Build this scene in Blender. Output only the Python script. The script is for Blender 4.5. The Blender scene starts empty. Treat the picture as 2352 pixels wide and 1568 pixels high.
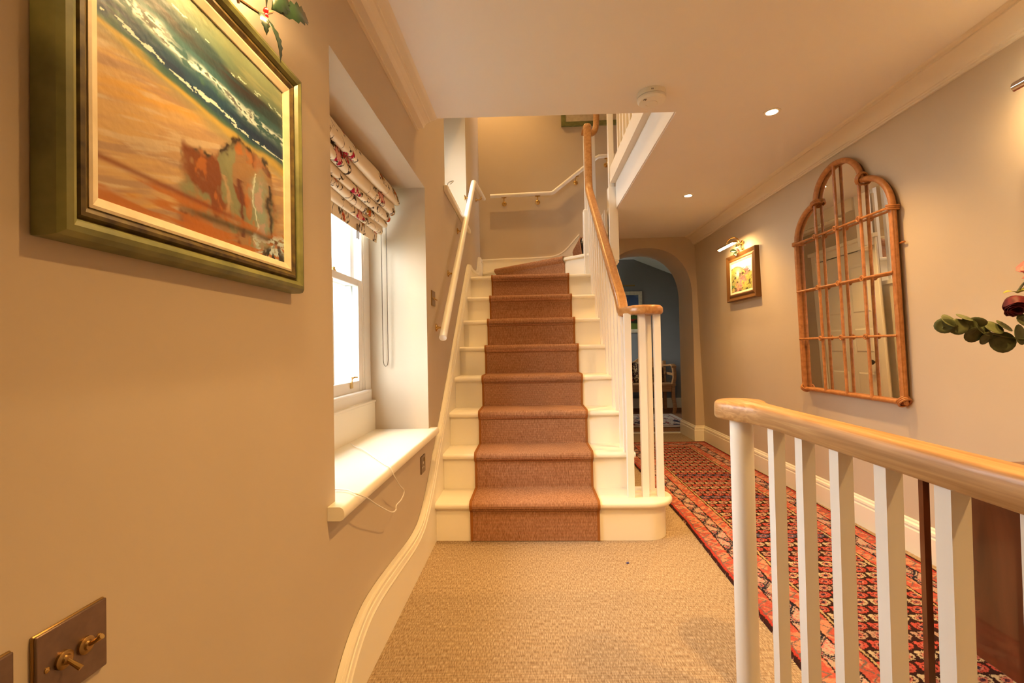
import bpy, bmesh, math, random
import numpy as np
from mathutils import Vector, Matrix

random.seed(7)
sc = bpy.context.scene
col = sc.collection
PI = math.pi

# ------------------------------------------------------------------ camera
F_PX, EYE = 1060.0, 1.05
yaw, pitch, roll = [math.radians(a) for a in (2.481, 0.8656, 1.1508)]
fw = Vector((-math.sin(yaw) * math.cos(pitch), math.cos(yaw) * math.cos(pitch), math.sin(pitch)))
rt = Vector((math.cos(yaw), math.sin(yaw), 0))
up = rt.cross(fw)
cr, sr = math.cos(roll), math.sin(roll)
rt, up = cr * rt - sr * up, sr * rt + cr * up
cam_d = bpy.data.cameras.new('camera')
cam_d.sensor_width = 36
cam_d.lens = F_PX / 2352 * 36
cam_d.clip_start = 0.02
cam = bpy.data.objects.new('camera', cam_d)
col.objects.link(cam)
mw = Matrix((rt, up, -fw)).transposed().to_4x4()
mw.translation = (0, 0, EYE)
cam.matrix_world = mw
sc.camera = cam

# ------------------------------------------------------------------ world, light, exposure
sc.view_settings.view_transform = 'Standard'
sc.view_settings.look = 'None'
sc.view_settings.gamma = 1
sc.view_settings.use_curve_mapping = False
sc.view_settings.exposure = 1.3
world = bpy.data.worlds.new('overcast_sky')
sc.world = world
world.use_nodes = True
wb = world.node_tree.nodes['Background']
wb.inputs[0].default_value = (0.92, 0.96, 1.0, 1)
wb.inputs[1].default_value = 8.3
WARM = (1.0, 0.57, 0.185)
DOWN_W = 30.0
PICT_W = 3.0


def portal(loc, rot, sx, sy):
    d = bpy.data.lights.new('daylight_portal', 'AREA')
    d.shape = 'RECTANGLE'
    d.size, d.size_y = sx, sy
    d.cycles.is_portal = True
    o = bpy.data.objects.new('daylight_portal', d)
    o.location = loc
    o.rotation_euler = rot
    col.objects.link(o)


portal((-1.0, 1.91, 1.40), (0, -PI / 2, 0), 1.25, 1.2)
portal((-1.0, 3.655, 2.64), (0, -PI / 2, 0), .68, .6)

portal((.40, 7.33, 1.45), (0, -PI / 2, 0), 1.0, .66)

# ------------------------------------------------------------------ helpers
def s2l(c):
    c = c / 255.0
    return c / 12.92 if c <= 0.04045 else ((c + 0.055) / 1.055) ** 2.4


def rgb(r, g, b):
    return (s2l(r), s2l(g), s2l(b))


def nd(nt, typ, **kw):
    n = nt.nodes.new(typ)
    for k, v in kw.items():
        setattr(n, k, v)
    return n


def mat(name, c, rough=0.5, metal=0.0, spec=0.5, emit=None, estr=0.0, coat=0.0):
    m = bpy.data.materials.new(name)
    m.use_nodes = True
    b = m.node_tree.nodes['Principled BSDF']
    b.inputs['Base Color'].default_value = (*c, 1)
    b.inputs['Roughness'].default_value = rough
    b.inputs['Metallic'].default_value = metal
    b.inputs['Specular IOR Level'].default_value = spec
    b.inputs['Coat Weight'].default_value = coat
    if emit:
        b.inputs['Emission Color'].default_value = (*emit, 1)
        b.inputs['Emission Strength'].default_value = estr
    return m


def noisy(name, c1, c2, scale=(8, 8, 8), rough=0.5, bump=0.0, detail=4, metal=0.0, spec=0.5, bscale=None, coat=0.0, lo=0.3, hi=0.7, distort=0.0):
    m = mat(name, c1, rough, metal, spec, coat=coat)
    nt = m.node_tree
    b = nt.nodes['Principled BSDF']
    tc = nd(nt, 'ShaderNodeTexCoord')
    mp = nd(nt, 'ShaderNodeMapping')
    mp.inputs['Scale'].default_value = scale
    nt.links.new(tc.outputs['Object'], mp.inputs['Vector'])
    n = nd(nt, 'ShaderNodeTexNoise')
    n.inputs['Scale'].default_value = 1.0
    n.inputs['Detail'].default_value = detail
    n.inputs['Distortion'].default_value = distort
    nt.links.new(mp.outputs[0], n.inputs['Vector'])
    cr_ = nd(nt, 'ShaderNodeValToRGB')
    cr_.color_ramp.elements[0].position = lo
    cr_.color_ramp.elements[1].position = hi
    cr_.color_ramp.elements[0].color = (*c1, 1)
    cr_.color_ramp.elements[1].color = (*c2, 1)
    nt.links.new(n.outputs['Fac'], cr_.inputs[0])
    nt.links.new(cr_.outputs[0], b.inputs['Base Color'])
    if bump:
        bm_ = nd(nt, 'ShaderNodeBump')
        bm_.inputs['Strength'].default_value = bump
        bm_.inputs['Distance'].default_value = 0.002
        if bscale:
            mp2 = nd(nt, 'ShaderNodeMapping')
            mp2.inputs['Scale'].default_value = bscale
            nt.links.new(tc.outputs['Object'], mp2.inputs['Vector'])
            n2 = nd(nt, 'ShaderNodeTexNoise')
            n2.inputs['Scale'].default_value = 1.0
            nt.links.new(mp2.outputs[0], n2.inputs['Vector'])
            nt.links.new(n2.outputs['Fac'], bm_.inputs['Height'])
        else:
            nt.links.new(n.outputs['Fac'], bm_.inputs['Height'])
        nt.links.new(bm_.outputs[0], b.inputs['Normal'])
    return m


def wood(name, c1, c2, axis='Y', rough=0.4, coat=0.2, fine=90, long=3):
    s = {'X': (long, fine, fine), 'Y': (fine, long, fine), 'Z': (fine, fine, long)}[axis]
    return noisy(name, c1, c2, s, rough, 0.08, 5, coat=coat, lo=0.25, hi=0.75, distort=0.6)


def woven(name, c1, c2, c3, rib=190.0, rib_axis=(0, 1, 1), streak=(160, 24, 24), ribamp=0.35, bump=0.35):
    """flat woven carpet: fine ribs plus yarn flecks"""
    m = mat(name, c1, 0.95, spec=0.15)
    nt = m.node_tree
    b = nt.nodes['Principled BSDF']
    tc = nd(nt, 'ShaderNodeTexCoord')
    mp = nd(nt, 'ShaderNodeMapping')
    mp.inputs['Scale'].default_value = streak
    nt.links.new(tc.outputs['Object'], mp.inputs['Vector'])
    n = nd(nt, 'ShaderNodeTexNoise')
    n.inputs['Scale'].default_value = 1.0
    n.inputs['Detail'].default_value = 3
    nt.links.new(mp.outputs[0], n.inputs['Vector'])
    ramp = nd(nt, 'ShaderNodeValToRGB')
    e = ramp.color_ramp.elements
    e[0].position, e[1].position = 0.3, 0.72
    e[0].color, e[1].color = (*c1, 1), (*c3, 1)
    mid = ramp.color_ramp.elements.new(0.5)
    mid.color = (*c2, 1)
    nt.links.new(n.outputs['Fac'], ramp.inputs[0])
    big = nd(nt, 'ShaderNodeTexNoise')
    big.inputs['Scale'].default_value = 3.0
    nt.links.new(tc.outputs['Object'], big.inputs['Vector'])
    dot = nd(nt, 'ShaderNodeVectorMath', operation='DOT_PRODUCT')
    dot.inputs[1].default_value = rib_axis
    nt.links.new(tc.outputs['Object'], dot.inputs[0])
    mul = nd(nt, 'ShaderNodeMath', operation='MULTIPLY')
    mul.inputs[1].default_value = rib * 2 * PI
    nt.links.new(dot.outputs['Value'], mul.inputs[0])
    sn = nd(nt, 'ShaderNodeMath', operation='SINE')
    nt.links.new(mul.outputs[0], sn.inputs[0])
    mr = nd(nt, 'ShaderNodeMapRange')
    mr.inputs['From Min'].default_value = -1
    mr.inputs['To Min'].default_value = 1 - ribamp
    mr.inputs['To Max'].default_value = 1.0 + ribamp * 0.3
    nt.links.new(sn.outputs[0], mr.inputs[0])
    hs = nd(nt, 'ShaderNodeHueSaturation')
    nt.links.new(ramp.outputs[0], hs.inputs['Color'])
    nt.links.new(mr.outputs[0], hs.inputs['Value'])
    mx = nd(nt, 'ShaderNodeMix', data_type='RGBA', blend_type='MULTIPLY')
    mx.inputs[0].default_value = 0.25
    nt.links.new(hs.outputs[0], mx.inputs[6])
    nt.links.new(big.outputs['Color'], mx.inputs[7])
    nt.links.new(hs.outputs[0], b.inputs['Base Color'])
    bp = nd(nt, 'ShaderNodeBump')
    bp.inputs['Strength'].default_value = bump
    bp.inputs['Distance'].default_value = 0.002
    add = nd(nt, 'ShaderNodeMath', operation='ADD')
    nt.links.new(sn.outputs[0], add.inputs[0])
    nt.links.new(n.outputs['Fac'], add.inputs[1])
    nt.links.new(add.outputs[0], bp.inputs['Height'])
    nt.links.new(bp.outputs[0], b.inputs['Normal'])
    return m


def attr_mat(name, rough=0.6, bump=0.2, bscale=150, spec=0.4):
    m = mat(name, (1, 1, 1), rough, spec=spec)
    nt = m.node_tree
    b = nt.nodes['Principled BSDF']
    a = nd(nt, 'ShaderNodeAttribute', attribute_name='Col')
    nt.links.new(a.outputs['Color'], b.inputs['Base Color'])
    tc = nd(nt, 'ShaderNodeTexCoord')
    n = nd(nt, 'ShaderNodeTexNoise')
    n.inputs['Scale'].default_value = bscale
    nt.links.new(tc.outputs['Object'], n.inputs['Vector'])
    bp = nd(nt, 'ShaderNodeBump')
    bp.inputs['Strength'].default_value = bump
    bp.inputs['Distance'].default_value = 0.002
    nt.links.new(n.outputs['Fac'], bp.inputs['Height'])
    nt.links.new(bp.outputs[0], b.inputs['Normal'])
    return m


def glass_mat(name):
    m = bpy.data.materials.new(name)
    m.use_nodes = True
    nt = m.node_tree
    nt.nodes.clear()
    out = nd(nt, 'ShaderNodeOutputMaterial')
    mix = nd(nt, 'ShaderNodeMixShader')
    tr = nd(nt, 'ShaderNodeBsdfTransparent')
    tr.inputs[0].default_value = (0.94, 0.96, 0.95, 1)
    gl = nd(nt, 'ShaderNodeBsdfGlossy')
    gl.inputs['Roughness'].default_value = 0.02
    mix.inputs[0].default_value = 0.06
    nt.links.new(tr.outputs[0], mix.inputs[1])
    nt.links.new(gl.outputs[0], mix.inputs[2])
    nt.links.new(mix.outputs[0], out.inputs[0])
    return m


V = Vector


class MB:
    def __init__(s):
        s.v, s.f = [], []

    def add(s, vs, fs):
        k = len(s.v)
        s.v += [tuple(p) for p in vs]
        s.f += [tuple(i + k for i in f) for f in fs]
        return s

    def box(s, x0, x1, y0, y1, z0, z1):
        vs = [(x, y, z) for z in (z0, z1) for y in (y0, y1) for x in (x0, x1)]
        return s.add(vs, [(0, 2, 3, 1), (4, 5, 7, 6), (0, 1, 5, 4), (1, 3, 7, 5), (3, 2, 6, 7), (2, 0, 4, 6)])

    def prism(s, pts, vec):
        n = len(pts)
        vec = V(vec)
        vs = [V(p) for p in pts] + [V(p) + vec for p in pts]
        fs = [tuple(range(n))[::-1], tuple(range(n, 2 * n))]
        fs += [(i, (i + 1) % n, n + (i + 1) % n, n + i) for i in range(n)]
        return s.add(vs, fs)

    def sweep(s, path, prof, upv=(0, 0, 1), side=None, closed=False, caps=True, scales=None):
        path = [V(p) for p in path]
        n, k = len(path), len(prof)
        vs = []
        for i, p in enumerate(path):
            a = path[i - 1] if (i > 0 or closed) else None
            c = path[(i + 1) % n] if (i < n - 1 or closed) else None
            d1 = (p - a).normalized() if a is not None else None
            d2 = (c - p).normalized() if c is not None else None
            t = ((d1 or d2) + (d2 or d1)).normalized()
            if side is not None:
                sd = V(side)
                uu = sd.cross(t).normalized()
                f = 1.0
                if d1 and d2:
                    cs = max(0.3, d1.dot(t))
                    uu = uu / cs
            else:
                sd = t.cross(V(upv)).normalized()
                uu = sd.cross(t).normalized()
                if d1 and d2:
                    cs = max(0.3, d1.dot(t))
                    sd = sd / cs
            q = scales[i] if scales else 1.0
            vs += [p + sd * (x * q) + uu * (y * q) for x, y in prof]
        fs = []
        for i in range(n if closed else n - 1):
            j = (i + 1) % n
            for m in range(k):
                m2 = (m + 1) % k
                fs.append((i * k + m, i * k + m2, j * k + m2, j * k + m))
        if caps and not closed:
            fs.append(tuple(range(k))[::-1])
            fs.append(tuple((n - 1) * k + m for m in range(k)))
        return s.add(vs, fs)

    def tube(s, path, r, n=10, caps=True):
        path = [V(p) for p in path]
        rs = r if isinstance(r, (list, tuple)) else [r] * len(path)
        vs = []
        prev = None
        for i, p in enumerate(path):
            t = (path[min(i + 1, len(path) - 1)] - path[max(i - 1, 0)]).normalized()
            if prev is None:
                ref = V((0, 0, 1)) if abs(t.z) < 0.9 else V((1, 0, 0))
                a = t.cross(ref).normalized()
            else:
                a = (prev - t * prev.dot(t)).normalized()
            prev = a
            b = t.cross(a)
            vs += [p + (a * math.cos(2 * PI * j / n) + b * math.sin(2 * PI * j / n)) * rs[i] for j in range(n)]
        fs = []
        for i in range(len(path) - 1):
            for j in range(n):
                j2 = (j + 1) % n
                fs.append((i * n + j, i * n + j2, (i + 1) * n + j2, (i + 1) * n + j))
        if caps:
            fs.append(tuple(range(n))[::-1])
            fs.append(tuple((len(path) - 1) * n + j for j in range(n)))
        return s.add(vs, fs)

    def lathe(s, prof, base, axis=(0, 0, 1), n=24):
        ax = V(axis).normalized()
        ref = V((0, 0, 1)) if abs(ax.z) < 0.9 else V((1, 0, 0))
        a = ax.cross(ref).normalized()
        b = ax.cross(a)
        base = V(base)
        vs = []
        for r, h in prof:
            vs += [base + ax * h + (a * math.cos(2 * PI * j / n) + b * math.sin(2 * PI * j / n)) * max(r, 1e-5) for j in range(n)]
        fs = []
        for i in range(len(prof) - 1):
            for j in range(n):
                j2 = (j + 1) % n
                fs.append((i * n + j, i * n + j2, (i + 1) * n + j2, (i + 1) * n + j))
        fs.append(tuple(range(n))[::-1])
        fs.append(tuple((len(prof) - 1) * n + j for j in range(n)))
        return s.add(vs, fs)

    def ball(s, c, r, nu=12, nv=8):
        rx, ry, rz = r if isinstance(r, (tuple, list)) else (r, r, r)
        c = V(c)
        vs = []
        for i in range(nv + 1):
            th = PI * i / nv
            vs += [c + V((rx * math.sin(th) * math.cos(2 * PI * j / nu) , ry * math.sin(th) * math.sin(2 * PI * j / nu), rz * math.cos(th))) for j in range(nu)]
        fs = [(i * nu + j, (i + 1) * nu + j, (i + 1) * nu + (j + 1) % nu, i * nu + (j + 1) % nu) for i in range(nv) for j in range(nu)]
        return s.add(vs, fs)

    def grid(s, fn, nu, nv):
        vs = [fn(i / nu, j / nv) for j in range(nv + 1) for i in range(nu + 1)]
        fs = [(j * (nu + 1) + i, j * (nu + 1) + i + 1, (j + 1) * (nu + 1) + i + 1, (j + 1) * (nu + 1) + i) for j in range(nv) for i in range(nu)]
        return s.add(vs, fs)

    def build(s, name, material, parent=None, smooth=True, bevel=0.0, seg=2, recalc=True, angle=35, kind=None):
        v = np.array(s.v, dtype=float)
        if parent is not None:
            r = parent
            while r.parent:
                r = r.parent
            org = np.array(r.location)
        else:
            lo, hi = v.min(0), v.max(0)
            org = np.array([(lo[0] + hi[0]) / 2, (lo[1] + hi[1]) / 2, lo[2]])
        me = bpy.data.meshes.new(name)
        me.from_pydata((v - org).tolist(), [], s.f)
        if recalc:
            b = bmesh.new()
            b.from_mesh(me)
            bmesh.ops.remove_doubles(b, verts=b.verts, dist=1e-6)
            bmesh.ops.recalc_face_normals(b, faces=b.faces)
            b.to_mesh(me)
            b.free()
        me.materials.append(material)
        if smooth:
            me.shade_smooth()
            me.set_sharp_from_angle(angle=math.radians(angle))
        o = bpy.data.objects.new(name, me)
        col.objects.link(o)
        if parent is not None:
            o.parent = parent
        else:
            o.location = org
        if bevel:
            md = o.modifiers.new('bevel', 'BEVEL')
            md.width = bevel
            md.segments = seg
            md.limit_method = 'ANGLE'
            md.angle_limit = math.radians(40)
        if kind:
            o['kind'] = kind
        return o


def tag(o, label=None, cat=None, group=None, kind=None):
    if label:
        o['label'] = label
    if cat:
        o['category'] = cat
    if group:
        o['group'] = group
    if kind:
        o['kind'] = kind
    return o


def thing(name, label, cat, loc, group=None, kind=None):
    o = bpy.data.objects.new(name, None)
    o.empty_display_size = 0.05
    o.location = loc
    col.objects.link(o)
    return tag(o, label, cat, group, kind)


def dup(o, parent=None, dloc=None):
    c = o.copy()
    col.objects.link(c)
    c.parent = parent
    if dloc is not None:
        c.location = o.location + V(dloc)
    for ch in o.children:
        dup(ch, c)
    return c


def box(name, m, x0, x1, y0, y1, z0, z1, parent=None, bevel=0.0, kind=None):
    return MB().box(x0, x1, y0, y1, z0, z1).build(name, m, parent, bevel=bevel, kind=kind)


def arcpts(cx, cy, r, a0, a1, n):
    return [(cx + r * math.cos(math.radians(a0 + (a1 - a0) * i / n)), cy + r * math.sin(math.radians(a0 + (a1 - a0) * i / n))) for i in range(n + 1)]


def smoothpath(pts, n=6):
    """Catmull-Rom through points"""
    P = [V(p) for p in pts]
    out = []
    for i in range(len(P) - 1):
        p0, p1, p2, p3 = P[max(i - 1, 0)], P[i], P[i + 1], P[min(i + 2, len(P) - 1)]
        for j in range(n):
            t = j / n
            out.append(0.5 * ((2 * p1) + (p2 - p0) * t + (2 * p0 - 5 * p1 + 4 * p2 - p3) * t * t + (3 * p1 - p0 - 3 * p2 + p3) * t ** 3))
    out.append(P[-1])
    return out


def rrect(w, h, r, n=4, cx=0, cy=0):
    pts = []
    for (sx, sy, a0) in ((1, 1, 0), (-1, 1, 90), (-1, -1, 180), (1, -1, 270)):
        for i in range(n + 1):
            a = math.radians(a0 + 90 * i / n)
            pts.append((cx + sx * (w / 2 - r) + r * math.cos(a), cy + sy * (h / 2 - r) + r * math.sin(a)))
    return pts


# numpy colour-field helpers (for things that carry a painted or woven pattern)
def hsh(ix, iy, seed):
    h = np.sin(ix * 127.1 + iy * 311.7 + seed * 74.7) * 43758.5453
    return h - np.floor(h)


def vn(x, y, seed=0):
    ix, iy = np.floor(x), np.floor(y)
    fx, fy = x - ix, y - iy
    fx, fy = fx * fx * (3 - 2 * fx), fy * fy * (3 - 2 * fy)
    a, b = hsh(ix, iy, seed), hsh(ix + 1, iy, seed)
    c, d = hsh(ix, iy + 1, seed), hsh(ix + 1, iy + 1, seed)
    return (a * (1 - fx) + b * fx) * (1 - fy) + (c * (1 - fx) + d * fx) * fy


def fbm(x, y, seed=0, o=4):
    r, a, t = 0, 0.5, 0
    for i in range(o):
        r = r + a * vn(x * 2 ** i, y * 2 ** i, seed + i * 13)
        t += a
        a *= 0.5
    return r / t


WB_PAINT = np.array([.80, 1.15, 1.75])    # pigments as seen under neutral light
WB_RUG = np.array([.74, .86, 1.2])


def lay(c, m, colr):
    m = np.clip(m, 0, 1)[..., None]
    return c * (1 - m) + np.array(rgb(*colr)) * m


def sst(a, b, x):
    t = np.clip((x - a) / (b - a), 0, 1)
    return t * t * (3 - 2 * t)


def colour_grid(name, P, C, m, parent=None, smooth=True):
    """P (nv,nu,3) points, C (nv,nu,3) linear colours -> one mesh with colour attribute"""
    nv, nu = P.shape[:2]
    v = P.reshape(-1, 3)
    if parent is not None:
        r = parent
        while r.parent:
            r = r.parent
        org = np.array(r.location)
    else:
        lo, hi = v.min(0), v.max(0)
        org = np.array([(lo[0] + hi[0]) / 2, (lo[1] + hi[1]) / 2, lo[2]])
    me = bpy.data.meshes.new(name)
    idx = np.arange(nu * nv).reshape(nv, nu)
    q = np.stack([idx[:-1, :-1], idx[:-1, 1:], idx[1:, 1:], idx[1:, :-1]], -1).reshape(-1, 4)
    me.vertices.add(nu * nv)
    me.vertices.foreach_set('co', (v - org).astype(np.float32).ravel())
    me.loops.add(q.size)
    me.loops.foreach_set('vertex_index', q.astype(np.int32).ravel())
    me.polygons.add(len(q))
    me.polygons.foreach_set('loop_start', np.arange(0, q.size, 4, dtype=np.int32))
    me.polygons.foreach_set('loop_total', np.full(len(q), 4, dtype=np.int32))
    me.update(calc_edges=True)
    a = me.color_attributes.new('Col', 'FLOAT_COLOR', 'POINT')
    c4 = np.ones((nu * nv, 4), dtype=np.float32)
    c4[:, :3] = C.reshape(-1, 3)
    a.data.foreach_set('color', c4.ravel())
    me.materials.append(m)
    if smooth:
        me.shade_smooth()
    o = bpy.data.objects.new(name, me)
    col.objects.link(o)
    if parent is not None:
        o.parent = parent
    else:
        o.location = org
    return o


# ------------------------------------------------------------------ materials
M_wall = noisy('wall_paint', (0.56, 0.465, 0.35), (0.58, 0.485, 0.368), (3, 3, 3), 0.75, 0.05, 3, spec=0.2, bscale=(220, 220, 220))
M_ceil = noisy('ceiling_paint', (0.82, 0.79, 0.77), (0.84, 0.81, 0.79), (2, 2, 2), 0.85, 0.03, 3, spec=0.15, bscale=(150, 150, 150))
M_cornice = mat('cornice_paint', (0.80, 0.72, 0.60), 0.6, spec=0.3)
M_trim = noisy('trim_paint', (0.87, 0.82, 0.70), (0.88, 0.83, 0.71), (6, 6, 6), 0.38, 0.02, 3, spec=0.45)
M_white = mat('window_paint', (0.86, 0.84, 0.80), 0.35)
M_balw = noisy('baluster_paint', (0.86, 0.83, 0.77), (0.87, 0.84, 0.78), (9, 9, 4), 0.35, 0.02, 3)
M_oakY = wood('oak_rail', rgb(156, 112, 64), rgb(206, 164, 112), 'Y', 0.42, 0.12, 120, 4)
M_oakR = wood('oak_stair_rail', rgb(160, 108, 58), rgb(196, 148, 92), 'Y', 0.35, 0.35, 60, 6)
M_floor = woven('floor_carpet', rgb(142, 116, 88), rgb(176, 152, 122), rgb(208, 188, 160), 140, (0, 1, 0), (260, 50, 60), 0.25)
M_run = woven('runner_weave', rgb(142, 98, 68), rgb(172, 124, 92), rgb(200, 154, 120), 150, (0, 1, 1), (420, 60, 60), 0.34)
M_bind = mat('runner_binding', rgb(150, 96, 50), 0.9, spec=0.1)
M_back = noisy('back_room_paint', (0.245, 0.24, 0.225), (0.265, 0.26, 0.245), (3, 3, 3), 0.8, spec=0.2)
M_bfloor = woven('back_room_carpet', rgb(140, 92, 56), rgb(160, 108, 70), rgb(176, 124, 84), 120, (0, 1, 0), (120, 40, 40), 0.1)
M_brass = mat('brass', (0.62, 0.40, 0.13), 0.25, 1.0)
M_brassd = mat('aged_brass', (0.40, 0.25, 0.09), 0.35, 1.0)
M_chrome = mat('polished_steel', (0.62, 0.60, 0.58), 0.12, 1.0)
M_bronze = noisy('bronze_plate', rgb(120, 100, 86), rgb(132, 110, 94), (60, 60, 60), 0.38, 0.0, 3, metal=0.75)
M_dark = mat('dark_slot', (0.02, 0.015, 0.012), 0.5)
M_lens = mat('lamp_lens', (1, 1, 1), 0.3, emit=(1.0, 0.78, 0.45), estr=40.0)
M_plast = mat('white_plastic', (0.82, 0.80, 0.76), 0.45)
M_green = noisy('green_gilt', rgb(86, 88, 44), rgb(132, 132, 76), (14, 14, 14), 0.42, 0.15, 5, coat=0.15)
M_greend = noisy('worn_gilt_groove', rgb(52, 34, 14), rgb(110, 92, 36), (40, 40, 40), 0.5, 0.1)
M_slip = noisy('cream_slip', rgb(206, 190, 156), rgb(226, 212, 180), (25, 25, 25), 0.55, 0.1)
M_paint = attr_mat('oil_paint', 0.45, 0.12, 140)
M_rug = attr_mat('rug_wool', 0.95, 0.5, 420, spec=0.1)
M_blind = attr_mat('printed_linen', 0.9, 0.15, 700, spec=0.1)
M_rattan = noisy('rattan', rgb(160, 100, 48), rgb(192, 130, 72), (40, 40, 40), 0.42, 0.1, 4)
M_mirror = mat('mirror_glass', (0.86, 0.86, 0.86), 0.01, 1.0)
M_glass = glass_mat('window_glass')
M_mahog = noisy('mahogany', rgb(70, 34, 16), rgb(112, 60, 32), (9, 9, 2.5), 0.28, 0.03, 5, coat=0.5, distort=1.2)
M_holly = noisy('holly_leaf', rgb(10, 26, 12), rgb(26, 46, 22), (30, 30, 30), 0.3, 0.05, coat=0.4)
M_twig = mat('twig_bark', rgb(86, 60, 30), 0.8)
M_berry = mat('red_berry', rgb(200, 20, 24), 0.25, coat=0.5)
M_euc = noisy('eucalyptus_leaf', rgb(62, 72, 42), rgb(108, 114, 72), (30, 30, 30), 0.55, 0.05)
M_rose = noisy('dried_rose', rgb(58, 4, 14), rgb(112, 8, 26), (50, 50, 50), 0.6, 0.1)
M_pink = noisy('pink_petal', rgb(176, 92, 96), rgb(206, 130, 126), (50, 50, 50), 0.6, 0.1)
M_sepal = mat('yellow_green_sepal', rgb(150, 150, 40), 0.6)
M_pine = wood('pine', rgb(150, 98, 52), rgb(188, 138, 84), 'X', 0.5, 0.1)
M_stone = noisy('stone_render', (0.42, 0.42, 0.42), (0.5, 0.5, 0.5), (12, 12, 12), 0.9)
M_lead = mat('steel_wire', (0.45, 0.45, 0.46), 0.25, 1.0)

# ------------------------------------------------------------------ shell
XL = -0.574          # left wall face
XR0, LEAN = 1.875, 0.03   # right wall: old wall, leans slightly inwards
ZC = 2.242           # hall ceiling
YB = 5.27            # stair back wall
YA = 5.15            # arch wall
ZTOP = 4.75


def xr(z):
    return XR0 - LEAN * z


w1 = (1.308, 2.509, 0.585, 1.946)   # window recess: y0,y1,z0,z1
w2 = (3.12, 4.19, 2.14, 3.25)
m = MB()
a, b = XL - 0.42, XL


def ring(mb, x0, x1, Y0, Y1, Z0, Z1, w):
    mb.box(x0, x1, Y0, w[0], Z0, Z1)
    mb.box(x0, x1, w[1], Y1, Z0, Z1)
    mb.box(x0, x1, w[0], w[1], Z0, w[2])
    mb.box(x0, x1, w[0], w[1], w[3], Z1)


ring(m, a, b, -1.7, 2.80, -1.5, 2.10, w1)
m.box(a, b, -1.7, 2.80, 2.10, ZTOP)
m.box(a, b, 2.80, 5.60, -1.5, 2.0)
ring(m, a, b, 2.80, 5.60, 2.0, ZTOP, w2)
tag(m.build('wall_left', M_wall, smooth=False), kind='structure')
m = MB()
ring(m, a - 0.14, a, 0.9, 2.80, 0.2, 2.40, (1.36, 2.468, 0.66, 1.99))
tag(m.build('wall_outer_left', M_stone, smooth=False), kind='structure')

tag(box('ground', mat('dark_grass', (.05, .07, .03), .9), -16.0, a - .15, -12, 24, -.7, -.6), kind='structure')
tag(box('wall_neighbour', mat('white_render', (.72, .72, .70), .9), -10.4, -10.0, -12, 24, -.6, 2.9), kind='structure')
pts = [(xr(-1.5), -1.7, -1.5), (xr(ZTOP), -1.7, ZTOP), (2.2, -1.7, ZTOP), (2.2, -1.7, -1.5)]
tag(MB().prism(pts, (0, YA + 1.7, 0)).build('wall_right', M_wall, smooth=False), kind='structure')
tag(box('wall_rear', M_wall, -1.0, 2.2, -1.9, -1.7, -1.5, ZTOP), kind='structure')
tag(box('wall_back', M_wall, XL - 0.1, 0.60, YB, YB + 0.3, 0, ZTOP), kind='structure')
tag(box('wall_upper_back', M_wall, 0.60, 2.2, YB, YB + 0.3, 2.36, ZTOP), kind='structure')

# arch wall
AX, AHW, AZ, AB_, AN = 1.272, 0.500, 1.55, 0.578, 2.35
N = 40
arch = []
for i in range(N + 1):
    t = PI - PI * i / N
    c_, s_ = math.cos(t), math.sin(t)
    arch.append((AX + AHW * math.copysign(abs(c_) ** (2 / AN), c_), AZ + AB_ * abs(s_) ** (2 / AN)))
m = MB()
y0, y1 = YA, YA + 0.47
for Y in (y0, y1):
    vs, fs = [], []
    for (x, z) in arch:
        vs += [(x, Y, z), (x, Y, ZC + 0.15)]
    fs = [(2 * i, 2 * i + 2, 2 * i + 3, 2 * i + 1) for i in range(N)]
    m.add(vs, fs)
    xl_, xr_ = AX - AHW, AX + AHW
    m.add([(0.55, Y, 0), (xl_, Y, 0), (xl_, Y, AZ), (xl_, Y, ZC + .15), (0.55, Y, ZC + .15)], [(0, 1, 2, 3, 4)])
    m.add([(xr_, Y, 0), (2.2, Y, 0), (2.2, Y, ZC + .15), (xr_, Y, ZC + .15), (xr_, Y, AZ)], [(0, 1, 2, 3, 4)])
line = [(AX - AHW, 0)] + arch + [(AX + AHW, 0)]
m.add([(x, y, z) for (x, z) in line for y in (y0, y1)], [(2 * i, 2 * i + 2, 2 * i + 3, 2 * i + 1) for i in range(len(line) - 1)])
o = m.build('wall_arch', M_wall, angle=30)
tag(o, kind='structure')

# floor and the flight going down below the camera
m = MB()
m.box(XL - 0.05, 1.95, 1.30, YA + 0.6, -0.15, 0.0)
m.box(0.605, 1.95, -1.7, 1.30, -0.15, 0.0)
tag(m.build('floor', M_floor, smooth=False), kind='structure')
lower = thing('lower_staircase', 'carpeted flight going down from the hall beside the oak guard rail', 'staircase', (0.05, 0.3, -1.5))
for k in range(6):
    y = 1.30 - 0.24 * k
    z = -0.2135 * (k + 1)
    box('riser', M_trim, XL + .003, 0.605, y - 0.02, y, z, z + 0.2135 - 0.03 if k else z + 0.2135 - 0.15, lower)
    box('tread', M_floor, XL + .003, 0.605, y - 0.26, y, z - 0.03, z, lower)
box('landing', M_floor, XL + .003, 0.605, -1.68, -0.16, -1.5, -1.29, lower)
box('well_side', M_wall, 0.595, 0.615, -1.68, 1.30, -1.5, -0.15, lower)

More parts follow.
